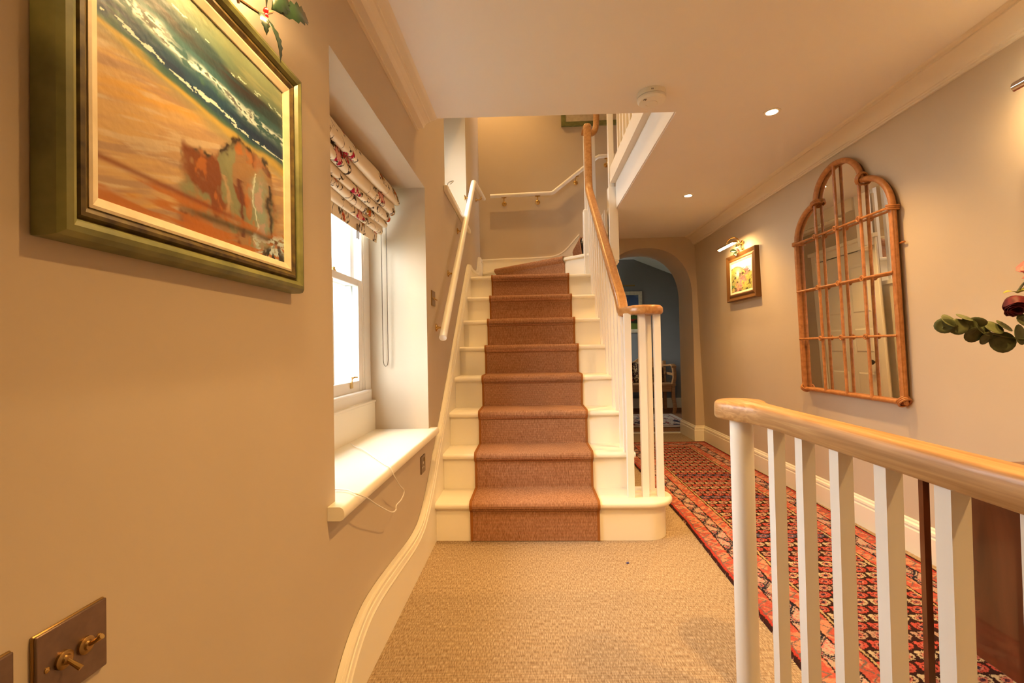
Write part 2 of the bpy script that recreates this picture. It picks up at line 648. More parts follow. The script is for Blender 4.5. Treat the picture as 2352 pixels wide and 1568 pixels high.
# ceiling slab with stair opening
m = MB()
m.prism([(XL - .02, -1.7, ZC), (2.0, -1.7, ZC), (2.0, 2.378, ZC), (0.761, 2.378, ZC), (-0.462, 2.343, ZC), (XL - .02, 2.34, ZC)], (0, 0, 0.28))
m.box(0.761, 2.0, 2.378, YA, ZC, 2.36)
tag(m.build('ceiling', M_ceil, smooth=False), kind='structure')
tag(box('ceiling_upper', M_ceil, -1.0, 2.2, -1.9, 5.6, ZTOP, ZTOP + 0.1), kind='structure')
tag(box('floor_upper', M_bfloor, 0.80, 2.0, 2.30, 4.10, 2.47, 2.56), kind='structure')
tag(box('floor_half_landing', M_run, 0.775, 2.0, 4.12, YB, 2.30, 2.348), kind='structure')
# apron board and capping round the opening
tag(box('trim_1', M_white, 0.753, 0.7605, 2.385, 4.02, ZC + 0.004, 2.47), kind='structure')
prof = [(0.0, 0.0), (0.012, 0.0), (0.016, 0.012), (0.022, 0.016), (0.024, 0.03), (0.034, 0.034), (0.036, 0.125), (0.03, 0.135), (-0.05, 0.135), (-0.05, 0.0)]
tag(MB().sweep([(0.757, 4.02, 2.468), (0.757, 2.30, 2.468)], [(-x, y) for x, y in prof][::-1]).build('trim_2', M_cornice), kind='structure')

# cornices
cp = [(0, 0), (.010, 0), (.010, .008), (.016, .010), (.018, .016), (.024, .018), (.030, .032), (.044, .052), (.062, .066), (.082, .074), (.086, .074), (.086, .080), (.098, .084), (.104, .092), (0, .092)]
cl = [(0, 0), (.012, 0), (.012, .010), (.040, .010), (.044, .020), (.050, .030), (.066, .040), (.074, .040), (.076, .046), (.100, .050), (.110, .058), (0, .058)]
tag(MB().sweep([(xr(2.15), -1.7, ZC - .092), (xr(2.15), YA, ZC - .092)], [(-x, y) for x, y in cp]).build('trim_3', M_cornice, angle=20), kind='structure')
tag(MB().sweep([(XL, -1.7, ZC - .058), (XL, 2.343, ZC - .058)], cl).build('trim_4', M_cornice, angle=20), kind='structure')

# skirting: right, wrapping the arch jamb
sp = [(0, 0), (.022, 0), (.022, .118), (.017, .124), (.017, .130), (.021, .134), (.019, .146), (.010, .152), (.009, .160), (.004, .166), (0, .166)]
xj = AX + AHW
tag(MB().sweep([(XR0 - .003, -1.7, 0), (XR0 - .003, YA, 0), (xj, YA, 0), (xj, YA + .47, 0)], [(-x, y) for x, y in sp]).build('baseboard_right', M_trim, angle=25), kind='structure')

# left skirting, rising as the wall string of the stairs and dipping with the lower flight
top = [(0.75, -.38), (1.05, -.11), (1.20, .035), (1.282, .115), (1.364, .175), (1.467, .215), (1.60, .226), (1.813, .215), (2.05, .200), (2.18, .207), (2.256, .226), (2.356, .278),
       (2.467, .358), (2.565, .447), (2.766, .615), (3.044, .855), (3.525, 1.285), (3.929, 1.645), (4.10, 1.785), (4.18, 1.822), (4.26, 1.825), (4.36, 1.815), (4.55, 1.83), (4.78, 1.86), (4.88, 1.90), (4.95, 1.98), (5.0, 2.04), (5.06, 2.06), (5.27, 2.06)]
tp = smoothpath([(0, y, z) for y, z in top], 3)
m = MB()
xf = XL + .028
vs = []
for p in tp:
    zb = min(-0.2, p.z - .5) if p.y < 1.30 else (0.0 if p.y < 2.53 else max(0.0, p.z - 0.55))
    vs += [(XL, p.y, zb), (xf, p.y, zb), (xf, p.y, p.z), (XL, p.y, p.z)]
n = len(tp)
fs = []
for i in range(n - 1):
    for k in range(4):
        fs.append((4 * i + k, 4 * i + (k + 1) % 4, 4 * i + 4 + (k + 1) % 4, 4 * i + 4 + k))
fs += [(0, 1, 2, 3), tuple(4 * (n - 1) + k for k in range(4))]
m.add(vs, fs)
skl = m.build('baseboard_left', M_trim, angle=30)
tag(skl, kind='structure')
MB().sweep([(XL, p.y, p.z) for p in tp], [(0.002, -.048), (.034, -.046), (.036, -.038), (.031, -.033), (.034, -.028), (.031, -.014), (.022, -.008), (.018, .002), (0.002, .004)], side=(1, 0, 0)).build('moulding', M_trim, skl, angle=25)
# back wall board over the winders
bk = smoothpath([(XL, 0, 2.055), (-.3, 0, 2.06), (0.1, 0, 2.065), (.28, 0, 2.08), (.40, 0, 2.14), (.55, 0, 2.30), (.70, 0, 2.44), (.80, 0, 2.49), (1.1, 0, 2.50)], 3)
m = MB()
m.prism([(p.x, YB - .022, p.z) for p in bk] + [(1.1, YB - .022, 2.34), (.78, YB - .022, 2.34), (.76, YB - .022, 2.12), (.52, YB - .022, 2.10), (.5, YB - .022, 1.69), (XL, YB - .022, 1.69)], (0, .021, 0))
bb = m.build('baseboard_back', M_trim)
tag(bb, kind='structure')
MB().sweep([(p.x, YB - .001, p.z) for p in bk], [(-.002, -.02), (-.002, .004), (-.018, .004), (-.028, -.006), (-.026, -.02)], side=(0, 1, 0)).build('moulding', M_trim, bb)

# ------------------------------------------------------------------ staircase
Y0, GO, RI = 2.535, 0.237, 0.2135
XS0, XS1 = XL + .026, 0.592
st = thing('staircase', 'cream painted staircase with open cut string rising to winders', 'staircase', (0.0, 2.53, 0))


def tread_profile(yf, yb, zt, th=.032):
    r = th / 2
    pts = [(yf + r - r * math.cos(math.radians(a_)), zt - r + r * math.sin(math.radians(a_))) for a_ in range(-90, 91, 30)]
    return [(yb, zt - th)] + pts + [(yb, zt)]


for k in range(8):
    yk, zk = Y0 + GO * k, RI * k
    if k == 0:
        # curtail step: bullnose drum and rounded tread
        rp = [(XS0, yk), (0.61, yk)] + arcpts(0.61, yk + .118, .118, -90, 90, 14) + [(XS0, yk + .236)]
        MB().prism([(x, y, 0) for x, y in rp], (0, 0, RI - .032)).build('riser', M_trim, st)
        t = MB()
        yf = yk - .036
        c0 = yk + .118
        for dz, ins in ((0, .010), (.004, .004), (.010, .0), (.022, 0.0), (.028, .004), (.032, .012)):
            pp = [(XS0, yf + ins), (0.612, yf + ins)] + arcpts(0.612, c0, .154 - ins, -90, 90, 16) + [(0.56, c0 + .154 - ins), (XS0, c0 + .154 - ins)]
            t.v += [(x, y, RI - .032 + dz) for x, y in pp]
        npp = len(pp)
        for i in range(5):
            for j in range(npp):
                j2 = (j + 1) % npp
                t.f.append((i * npp + j, i * npp + j2, (i + 1) * npp + j2, (i + 1) * npp + j))
        t.f.append(tuple(range(npp)))
        t.f.append(tuple(5 * npp + j for j in range(npp)))
        t.build('tread', M_trim, st)
        continue
    box('riser', M_trim, XS0, 0.572, yk, yk + .02, zk, zk + RI - .030, st)
    yb = yk + GO + .02
    if k < 7:
        pr = tread_profile(yk - .036, yb, zk + RI)
        MB().prism([(XS0, y, z) for y, z in pr], (XS1 - XS0, 0, 0)).build('tread', M_trim, st)
# winders
Z8 = RI * 8
nz = [(XS0, Y0 + GO * 7 - .036), (XS1, Y0 + GO * 7 - .036)]
L9 = [(0.56, 4.30), (XS0, 5.245)]       # riser line 9 (right end, left end)
MB().prism([(nz[0][0], nz[0][1], Z8 - .032), (nz[1][0], nz[1][1], Z8 - .032), (XS1, 4.30, Z8 - .032), (.56, 4.32, Z8 - .032), (XS0, 5.25, Z8 - .032)], (0, 0, .032)).build('tread', M_trim, st, bevel=.012)


def vquad(name, m_, p, q, z0, z1, th, parent, bevel=0):
    d = V((q[0] - p[0], q[1] - p[1], 0)).normalized()
    nrm = V((-d.y, d.x, 0)) * th
    return MB().prism([(p[0], p[1], z0), (q[0], q[1], z0), (q[0], q[1], z1), (p[0], p[1], z1)], nrm).build(name, m_, parent, bevel=bevel)


Z9, Z10, Z11 = RI * 9, RI * 10, RI * 11
vquad('riser', M_trim, L9[1], L9[0], Z8, Z9 - .03, .02, st)
MB().prism([(XS0 - .0, 5.235, Z9 - .03), (.575, 4.255, Z9 - .03), (.60, 4.30, Z9 - .03), (.54, 5.25, Z9 - .03), (XS0, 5.25, Z9 - .03)], (0, 0, .03)).build('tread', M_trim, st, bevel=.012)
vquad('riser', M_trim, (.52, 5.25), (.56, 4.42), Z9, Z10 - .03, .02, st)
MB().prism([(.49, 5.25, Z10 - .03), (.53, 4.38, Z10 - .03), (.76, 4.38, Z10 - .03), (.78, 5.25, Z10 - .03)], (0, 0, .03)).build('tread', M_trim, st, bevel=.01)
vquad('riser', M_trim, (.76, 5.25), (.76, 4.12), Z10, Z11 - .03, .02, st)
MB().box(.735, .80, 4.12, 5.25, Z11 - .03, Z11).build('tread', M_trim, st, bevel=.01)
# outer string
m = MB()
pts = [(Y0 + .02, 0)]
for k in range(8):
    pts += [(Y0 + GO * k + .01, RI * (k + 1) - .032), (Y0 + GO * (k + 1) + .01, RI * (k + 1) - .032)]
pts += [(Y0 + GO * 8 + .01, 0)]
m.prism([(.552, y, z) for y, z in pts], (.020, 0, 0))
m.build('string', M_trim, st)

# runner carpet
runner = thing('stair_runner', 'brown ribbed stair runner with bound edges up the middle of the cream steps', 'carpet', (0, 2.52, 0))
RX0, RX1 = -0.353, 0.342
line = [(Y0 - .010, 0.003)]
for k in range(8):
    yk, zt = Y0 + GO * k, RI * (k + 1)
    line += [(yk - .010, zt - .052), (yk - .026, zt - .042), (yk - .042, zt - .028), (yk - .047, zt - .012), (yk - .042, zt + .002), (yk - .030, zt + .009)]
    if k < 7:
        line += [(yk + GO - .014, zt + .009), (yk + GO - .010, zt + .012)]
    else:
        line += [(yk + .16, zt + .009)]


def strip(x0, x1, ln, th, name, m_, parent, lift=0.0):
    b_ = MB()
    n_ = len(ln)
    inner = []
    for i, (y, z) in enumerate(ln):
        a_ = ln[max(i - 1, 0)]
        c_ = ln[min(i + 1, n_ - 1)]
        d = V((0, c_[0] - a_[0], c_[1] - a_[1])).normalized()
        nn = V((0, d.z, -d.y))
        inner.append((y + nn.y * (-lift) , z + nn.z * (-lift), y + nn.y * th, z + nn.z * th))
    vs_ = []
    for (yo, zo, yi, zi) in inner:
        vs_ += [(x0, yo, zo), (x1, yo, zo), (x1, yi, zi), (x0, yi, zi)]
    fs_ = []
    for i in range(n_ - 1):
        for k_ in range(4):
            fs_.append((4 * i + k_, 4 * i + (k_ + 1) % 4, 4 * i + 4 + (k_ + 1) % 4, 4 * i + 4 + k_))
    fs_ += [(0, 1, 2, 3), tuple(4 * (n_ - 1) + k_ for k_ in range(4))]
    b_.add(vs_, fs_)
    return b_.build(name, m_, parent, angle=50)


strip(RX0, RX1, line, .008, 'carpet', M_run, runner)
strip(RX0 - .004, RX0 + .010, line, .008, 'binding', M_bind, runner, .0025)
strip(RX1 - .010, RX1 + .004, line, .008, 'binding', M_bind, runner, .0025)


def onL9(x, off=0.0):
    t = (x - L9[0][0]) / (L9[1][0] - L9[0][0])
    return (x, L9[0][1] + t * (L9[1][1] - L9[0][1]) - off)


d9 = (V((L9[0][0], L9[0][1], 0)) - V((L9[1][0], L9[1][1], 0))).normalized()
n9 = V((d9.y, -d9.x, 0))
pA, pB = onL9(-.372), onL9(.335)
m = MB()
secs = [(.012, Z8 + .008), (.012, Z9 - .05), (.034, Z9 - .036), (.046, Z9 - .02), (.044, Z9 - .002), (.030, Z9 + .010), (-.05, Z9 + .011)]
vs = []
for (of, z) in secs:
    for p in (pA, pB):
        vs.append((p[0] + n9.x * of, p[1] + n9.y * of, z))
fs = [(2 * i, 2 * i + 1, 2 * i + 3, 2 * i + 2) for i in range(len(secs) - 1)]
k0 = len(vs)
for (of, z) in secs:
    for p in (pA, pB):
        vs.append((p[0] + n9.x * (of - .011), p[1] + n9.y * (of - .011), z - .002))
for s_ in (0, 1):
    fs += [(2 * i + s_, 2 * i + 2 + s_, k0 + 2 * i + 2 + s_, k0 + 2 * i + s_) for i in range(len(secs) - 1)]
m.add(vs, fs)
m.build('winder_carpet', M_run, runner, angle=50)
MB().prism([(pA[0], pA[1], Z9 + .001), (pB[0], pB[1], Z9 + .001), (.515, 4.66, Z9 + .001), (.505, 5.19, Z9 + .001)], (0, 0, .009)).build('winder_carpet', M_run, runner)
m = MB()
m.prism([(.500, 5.19, Z9 + .012), (.515, 4.62, Z9 + .012), (.49, 4.62, Z10 - .02), (.475, 5.19, Z10 - .02)], (.01, 0, 0))
m.prism([(.475, 5.19, Z10 - .02), (.49, 4.62, Z10 - .02), (.50, 4.62, Z10 + .010), (.485, 5.19, Z10 + .010)], (.012, 0, 0))
m.prism([(.49, 5.19, Z10 + .002), (.505, 4.62, Z10 + .002), (.75, 4.62, Z10 + .002), (.75, 5.19, Z10 + .002)], (0, 0, .009))
m.box(.742, .755, 4.62, 5.19, Z10 + .004, Z11 + .01)
m.build('winder_carpet', M_run, runner)

# under-stair cupboard wall and door (seen in the mirror)
XC = 0.672
tag(MB().box(.655, XC, 4.03, 4.075, 0, ZC).box(.655, XC, 4.845, YA, 0, ZC).box(.655, XC, 4.075, 4.845, 1.80, ZC).build('wall_cupboard', M_wall, smooth=False), kind='structure')
dr = thing('door_1', None, None, (XC, 4.46, 0), kind='structure')
box('door_leaf', M_trim, 0.640, .664, 4.08, 4.84, .01, 1.79, dr)
for (yy0, yy1, zz0, zz1) in ((4.145, 4.415, 1.22, 1.68), (4.505, 4.775, 1.22, 1.68), (4.145, 4.415, .86, 1.12), (4.505, 4.775, .86, 1.12), (4.145, 4.415, .14, .72), (4.505, 4.775, .14, .72)):
    b_ = MB()
    e = .035
    b_.add([(.6645, yy0, zz0), (.6645, yy1, zz0), (.6645, yy1, zz1), (.6645, yy0, zz1), (.657, yy0 + .006, zz0 + .006), (.657, yy1 - .006, zz0 + .006), (.657, yy1 - .006, zz1 - .006), (.657, yy0 + .006, zz1 - .006),
            (.6700, yy0 + e, zz0 + e), (.6700, yy1 - e, zz0 + e), (.6700, yy1 - e, zz1 - e), (.6700, yy0 + e, zz1 - e)],
           [(4, 5, 9, 8), (5, 6, 10, 9), (6, 7, 11, 10), (7, 4, 8, 11), (8, 9, 10, 11), (0, 1, 5, 4), (1, 2, 6, 5), (2, 3, 7, 6), (3, 0, 4, 7)])
    b_.build('panel', M_trim, dr, smooth=False)
fp = [(0, 0), (.018, 0), (.022, .01), (.022, .05), (.016, .056), (.016, .07), (0, .07)]
m = MB()
m.box(XC, XC + .02, 4.015, 4.08, 0, 1.865)
m.box(XC, XC + .02, 4.84, 4.91, 0, 1.865)
m.box(XC, XC + .02, 4.08, 4.84, 1.795, 1.865)
m.box(XC, XC + .04, 4.00, 4.93, 1.865, 1.90)
m.build('architrave', M_trim, dr, bevel=.004)
kn = MB().lathe([(.022, 0), (.024, .003), (.012, .006), (.010, .02), (.010, .03)], (.662, 4.155, .80), (1, 0, 0), 20).build('knob_rose', M_brassd, dr)
MB().lathe([(.008, 0), (.014, .006), (.021, .016), (.024, .028), (.021, .040), (.010, .046)], (.688, 4.155, .80), (1, 0, 0), 20).build('knob', M_dark, dr)
for z in (.45, 1.45):
    MB().tube([(.672, 4.845, z - .04), (.672, 4.845, z + .04)], .006, 8).build('hinge', M_brassd, dr)

# ------------------------------------------------------------------ main balustrade
BX = 0.545
SL = RI / GO
bal = thing('stair_balustrade', 'oak handrail with scroll end over white square balusters up the stairs', 'balustrade', (BX, 2.6, RI))


def rail_z(y):
    return 1.243 + (y - 2.76) * 0.835


bm0 = MB().box(-.016, .016, -.016, .016, 0, 1.0)
proto = None


def baluster(parent, x, y, z0, z1, s=1.0):
    global proto
    r_ = parent
    if proto is None:
        o_ = MB().box(-.016, .016, -.016, .016, 0, 1).build('baluster', M_balw)
        proto = o_.data
        o_.parent = parent
    else:
        o_ = bpy.data.objects.new('baluster', proto)
        col.objects.link(o_)
        o_.parent = parent
    o_.location = V((x, y, z0)) - V(parent.location)
    o_.scale = (s, s, z1 - z0)
    return o_


for k in range(1, 8):
    for j, dy in enumerate((.0, .1185)):
        y = Y0 + GO * k - .012 + dy
        if y > 4.27:
            continue
        baluster(bal, BX, y, RI * (k + 1), rail_z(y) + .005)
baluster(bal, BX, 2.672, RI, 1.235)
for (x, y) in ((.532, 2.600), (.614, 2.612), (.668, 2.70), (.698, 2.615)):
    baluster(bal, x, y, RI, 1.232, 1.1)
MB().lathe([(.028, 0), (.028, .012), (.022, .02), (.017, .03), (.016, .99 - .0)], (.640, 2.70, RI), n=16).build('newel', M_balw, bal)
nw = MB().box(BX - .042, BX + .042, 4.300, 4.384, 1.45, 2.33).build('newel', M_balw, bal, bevel=.006)
MB().box(BX - .024, BX + .024, 4.315, 4.363, 2.33, 3.05).build('newel', M_balw, bal, bevel=.003)
baluster(bal, .63, 4.50, 2.10, 3.12, 1.15)
rp = rrect(.068, .056, .020, 4)
path = [(BX, 2.70, 1.247), (BX, 2.745, 1.251), (BX, 2.79, 1.272), (BX, 2.84, rail_z(2.84) + .028)] + [(BX, y, rail_z(y) + .028) for y in (3.2, 3.6, 4.0, 4.12)]
path += [(BX, 4.165, rail_z(4.165) + .030), (BX, 4.198, 2.485), (BX, 4.212, 2.535), (BX, 4.216, 2.60), (BX, 4.222, 3.06)]
m = MB().sweep(path, rp, side=(1, 0, 0))
m.sweep([(BX, 2.75, 1.249), (.548, 2.68, 1.249), (.553, 2.62, 1.249), (.575, 2.575, 1.249), (.612, 2.553, 1.249), (.652, 2.556, 1.249), (.686, 2.582, 1.249), (.702, 2.624, 1.249), (.696, 2.668, 1.249), (.670, 2.705, 1.249), (.635, 2.712, 1.249)],
        rrect(.070, .050, .018, 4))
m.prism([(x, y, 1.226) for x, y in arcpts(.64, 2.64, .055, 0, 360, 20)[:-1]], (0, 0, .046))
m.build('handrail', M_oakR, bal, angle=40)
m = MB()
m.lathe([(.034, 0), (.038, .010), (.038, .026), (.030, .040), (.0, .046)], (BX, 4.225, 3.045), n=20)
m.sweep(smoothpath([(BX - .045, 4.28, 3.045), (BX + .02, 4.29, 3.035), (BX + .06, 4.30, 3.045), (BX + .085, 4.31, 3.08), (BX + .097, 4.32, 3.15), (BX + .10, 4.33, 3.30), (BX + .10, 4.35, 3.62)], 4), rrect(.055, .055, .018, 4), side=(0, 1, 0))
m.build('gooseneck', M_oakR, bal, angle=40)

# landing balustrade with drop newel
lb = thing('landing_balustrade', 'white landing balustrade above the stair opening with hanging drop newel', 'balustrade', (.73, 4.05, 1.75))
MB().box(.690, .773, 4.025, 4.105, 1.80, 2.44).build('drop_newel', M_balw, lb, bevel=.006)
MB().lathe([(.004, 0), (.020, .004), (.030, .012), (.032, .022), (.040, .028), (.044, .036), (.042, .044), (.036, .05)], (.731, 4.065, 1.752), n=20).build('pendant', M_cornice, lb)
MB().box(.700, .748, 4.04, 4.09, 2.44, 3.60).build('newel', M_balw, lb, bevel=.003)
for i in range(13):
    baluster(lb, .775, 3.93 - .118 * i, 2.603, 3.52)
MB().sweep([(.775, 4.06, 3.54), (.775, 2.40, 3.54)], rrect(.06, .05, .018)).build('handrail', M_oakR, lb)

# wall handrail, left
wr = thing('wall_handrail', 'white round mopstick handrail on brass brackets up the left stair wall', 'handrail', (-.515, 2.64, 1.1))
MB().tube([(-.51, 2.625, 1.118), (-.51, 2.66, 1.152)] + [(-.51, 2.66 + (4.21 - 2.66) * t / 6, 1.152 + (2.575 - 1.152) * t / 6) for t in range(1, 7)] + [(-.51, 4.235, 2.594), (-.51, 4.27, 2.604), (-.51, 4.6, 2.66), (-.51, 5.17, 2.745)], .0225, 16).build('rail', M_white, wr)


def bracket(parent, y, z, zr, yr):
    b_ = MB().lathe([(.024, 0), (.024, .004), (.014, .008), (.008, .014)], (XL, y, z), (1, 0, 0), 18).build('bracket', M_brass, parent)
    MB().tube(smoothpath([(XL + .01, y, z), (XL + .045, y, z), (XL + .064, y, z + .02), (-.51, yr, zr - .02)], 4), .006, 10).build('arm', M_brass, b_)


for (y, z) in ((2.75, 1.185), (3.18, 1.580), (3.63, 1.990), (4.08, 2.405)):
    bracket(wr, y, z, 1.152 + (y - 2.66) * .918, y)
bracket(wr, 4.92, 2.655, 2.705, 4.92)
# wall handrail, back
wb_ = thing('wall_handrail', 'white mopstick handrail running level then climbing across the stair back wall', 'handrail', (.2, YB - .07, 2.7))
MB().tube([(-.44, 5.205, 2.782), (.25, 5.205, 2.795), (.275, 5.205, 2.803), (.75, 5.205, 3.165), (.79, 5.205, 3.188), (1.15, 5.205, 3.20)], .0225, 16).build('rail', M_white, wb_)
for (x, z, zr) in ((-.285, 2.708, 2.785), (.098, 2.715, 2.79), (.535, 2.925, 3.00), (.885, 3.115, 3.19)):
    b_ = MB().lathe([(.027, 0), (.027, .005), (.016, .010), (.008, .014)], (x, YB, z), (0, -1, 0), 18).build('bracket', M_brass, wb_)
    MB().tube(smoothpath([(x, YB - .01, z), (x, YB - .05, z), (x, 5.205, z + .02), (x, 5.205, zr - .02)], 4), .006, 10).build('arm', M_brass, b_)
    MB().box(x - .028, x + .028, 5.197, 5.213, zr - .027, zr - .02).build('saddle', M_brass, b_)

# ------------------------------------------------------------------ guard balustrade in front
GK = 0.915


def gz(z):
    return EYE - (EYE - z) * GK


gb = thing('guard_balustrade', 'oak topped guard rail with round white newel and square balusters beside the red runner', 'balustrade', (.69, 1.0, 0))
for i in range(8):
    y = GK * (1.364 - .1395 * i)
    baluster(gb, GK * .696, y, 0, gz(.815), GK)
MB().lathe([(GK * .0345, 0), (GK * .0345, gz(.815))], (GK * .672, GK * 1.53, 0), n=32).build('newel', M_balw, gb, angle=60)
plan = [(.658, -.9), (.658, 1.30), (.655, 1.37), (.646, 1.42), (.628, 1.45)] + arcpts(.676, 1.545, .078, 200, -35, 22) + [(.727, 1.44), (.724, 1.38), (.722, 1.30), (.722, -.9)]
m = MB()
lv = [(.809, .007), (.811, .003), (.816, 0), (.850, 0), (.858, .002), (.863, .006), (.866, .013)]


def inset(pl, d):
    out = []
    n_ = len(pl)
    for i in range(n_):
        a_, b__, c__ = V((*pl[i - 1], 0)), V((*pl[i], 0)), V((*pl[(i + 1) % n_], 0))
        d1, d2 = (b__ - a_).normalized(), (c__ - b__).normalized()
        n1, n2 = V((d1.y, -d1.x, 0)), V((d2.y, -d2.x, 0))
        nn = (n1 + n2).normalized()
        out.append(b__ + nn * d / max(.4, nn.dot(n1)))
    return out


for z, d in lv:
    m.v += [(p.x * GK, p.y * GK, gz(z)) for p in inset(plan, d)]
npl = len(plan)
for i in range(len(lv) - 1):
    for j in range(npl):
        j2 = (j + 1) % npl
        m.f.append((i * npl + j, i * npl + j2, (i + 1) * npl + j2, (i + 1) * npl + j))
m.f.append(tuple(range(npl)))
m.f.append(tuple((len(lv) - 1) * npl + j for j in range(npl)))
m.build('handrail', M_oakY, gb, angle=50)

# ------------------------------------------------------------------ window 1
wy0, wy1 = w1[0], w1[1]
win = thing('window_1', None, None, (-.89, 1.9, .6), kind='structure')
xi = -.89
m = MB()
for (ya, yb) in ((wy0, wy0 + .085), (wy1 - .085, wy1)):
    m.box(-.985, xi, ya, yb, .78, 1.946)
m.box(-.985, xi, wy0 + .085, wy1 - .085, 1.86, 1.946)
m.box(-.985, xi + .004, wy0, wy1, .78, .845)
m.build('frame', M_white, win, bevel=.003)
MB().box(-.995, -.868, wy0, wy1, .60, .775).box(-.995, -.862, wy0, wy1, .772, .785).build('under_panel', M_trim, win, bevel=.004)
MB().sweep([(xi + .006, wy0 + .03, .838), (xi + .006, wy1 - .055, .838)], rrect(.03, .016, .007)).build('sash_bead', M_white, win)
for (ya, yb) in ((wy0 + .085, wy0 + .105), (wy1 - .105, wy1 - .085)):
    MB().box(-.925, xi - .004, ya, yb, .845, 1.86).build('staff_bead', M_white, win, bevel=.003)


def sash(xa, xb, z0, z1, ya, yb, bot, topr, name):
    s_ = MB()
    sw = .048
    s_.box(xa, xb, ya, ya + sw, z0, z1).box(xa, xb, yb - sw, yb, z0, z1).box(xa, xb, ya + sw, yb - sw, z0, z0 + bot).box(xa, xb, ya + sw, yb - sw, z1 - topr, z1)
    o_ = s_.build(name, M_white, win, bevel=.004)
    gw = (yb - ya - 2 * sw)
    for i in (1, 2):
        yc = ya + sw + gw * i / 3
        MB().box(xa + .008, xb - .004, yc - .010, yc + .010, z0 + bot, z1 - topr).build('glazing_bar', M_white, o_, bevel=.003)
    for i in range(3):
        p0, p1 = ya + sw + gw * i / 3, ya + sw + gw * (i + 1) / 3
        MB().box((xa + xb) / 2 - .002, (xa + xb) / 2 + .002, p0 + .004, p1 - .004, z0 + bot, z1 - topr).build('pane', M_glass, o_)
    return o_


sa, sb = wy0 + .10, wy1 - .10
low = sash(-.930, -.898, .845, 1.425, sa, sb, .055, .036, 'lower_sash')
upp = sash(-.968, -.936, 1.395, 1.90, sa, sb, .036, .05, 'upper_sash')
box('sash_horn', M_white, -.968, -.936, sb - .048, sb, 1.31, 1.395, upp, .006)
m = MB().box(-.897, -.893, 2.235, 2.262, .868, .895).box(-.896, -.892, 2.242, 2.255, .893, .925)
m.build('sash_lift', M_brass, low)
MB().tube(smoothpath([(-.895, 2.248, .915), (-.885, 2.26, .922), (-.880, 2.285, .921)], 3), .004, 8).build('sash_lift', M_brass, low)
MB().lathe([(.012, 0), (.012, .006), (.007, .012), (.009, .018), (.004, .022)], (-.914, 2.10, 1.425), n=14).build('sash_fastener', M_brass, low)
# window board
sill = MB()
zs = .622
prf = [(-.868, zs - .038), (XL + .036, zs - .038), (XL + .043, zs - .035), (XL + .047, zs - .029), (XL + .048, zs - .020), (XL + .047, zs - .011), (XL + .043, zs - .004), (XL + .036, zs), (-.868, zs)]
sill.prism([(x, wy0 + .001, z) for x, z in prf], (0, wy1 - wy0 - .002, 0))
hp = [(XL + .0005, zs - .038)] + prf[1:-1] + [(XL + .0005, zs)]
for (ya, yb) in ((wy0 - .052, wy0 + .001), (wy1 - .001, wy1 + .05)):
    sill.prism([(x, ya, z) for x, z in hp], (0, yb - ya, 0))
sl = sill.build('sill', M_trim, win, recalc=True, angle=40)

# stair window 2: board, frame
win2 = thing('window_2', None, None, (-.90, 3.66, 2.14), kind='structure')
m = MB()
ring(m, -.985, -.90, w2[0], w2[1], w2[2], w2[3], (3.36, 3.95, 2.30, 2.98))  # unseen surround made extra wide to cut daylight on the jamb
m.box(-.96, -.92, 3.36, 3.95, 2.63, 2.66).box(-.96, -.92, 3.64, 3.67, 2.30, 2.98)
m.build('frame', M_white, win2)
for (p0, p1) in ((3.36, 3.64), (3.67, 3.95)):
    for (z0, z1) in ((2.30, 2.63), (2.66, 2.98)):
        MB().box(-.942, -.938, p0, p1, z0, z1).build('pane', M_glass, win2)
m = MB().box(-.90, XL + .001, w2[0] + .001, w2[1] - .001, w2[2] - .02, w2[2] + .018)
m.box(XL, XL + .030, w2[0] - .06, w2[1] + .05, w2[2] - .02, w2[2] + .018)
m.build('sill', M_trim, win2, bevel=.005)
hk = thing('cord_hook', 'small looped steel hook standing on the upper stair window sill', 'hook', (XL + .015, 3.14, w2[2] + .018))
MB().tube(smoothpath([(XL + .015, 3.14, w2[2] + .018), (XL + .014, 3.145, w2[2] + .05), (XL + .022, 3.16, w2[2] + .07), (XL + .05, 3.18, w2[2] + .085), (XL + .028, 3.16, w2[2] + .055)], 4), .004, 8).build('wire', M_lead, hk)
MB().lathe([(.010, 0), (.010, .012), (.006, .016)], (XL + .015, 3.14, w2[2] + .018), n=12).build('base', M_dark, hk)

# ------------------------------------------------------------------ roman blind
bl = thing('roman_blind', 'cream roman blind with embroidered red and black flowers in window recess', 'blind', (-.78, 1.9, 1.6))
BY0, BY1 = 1.345, 2.468
bprof = [(-.775, 1.940), (-.745, 1.936), (-.728, 1.92), (-.715, 1.89), (-.706, 1.862), (-.704, 1.846), (-.712, 1.836), (-.728, 1.838), (-.738, 1.850),
         (-.736, 1.822), (-.732, 1.800), (-.738, 1.786), (-.752, 1.784), (-.762, 1.796), (-.758, 1.778), (-.754, 1.764), (-.760, 1.750), (-.774, 1.750), (-.784, 1.762),
         (-.780, 1.745), (-.776, 1.730), (-.784, 1.718), (-.797, 1.720), (-.804, 1.732), (-.802, 1.710), (-.800, 1.694), (-.806, 1.682), (-.818, 1.684), (-.826, 1.70), (-.83, 1.66), (-.834, 1.636)]
bp_ = [V((x, 0, z)) for x, z in bprof]
bsm = smoothpath(bp_, 5)
nv, nu = len(bsm), 460
ys = np.linspace(BY0, BY1, nu)
P = np.zeros((nv, nu, 3))
arc = [0]
for i in range(1, nv):
    arc.append(arc[-1] + (bsm[i] - bsm[i - 1]).length)
arc = np.array(arc)
for i, p in enumerate(bsm):
    P[i, :, 0] = p.x + .003 * np.sin(ys * 9 + i * .1)
    P[i, :, 1] = ys
    P[i, :, 2] = p.z + .004 * np.sin(ys * 5 + 1.0)
S, T = np.meshgrid(ys, arc)


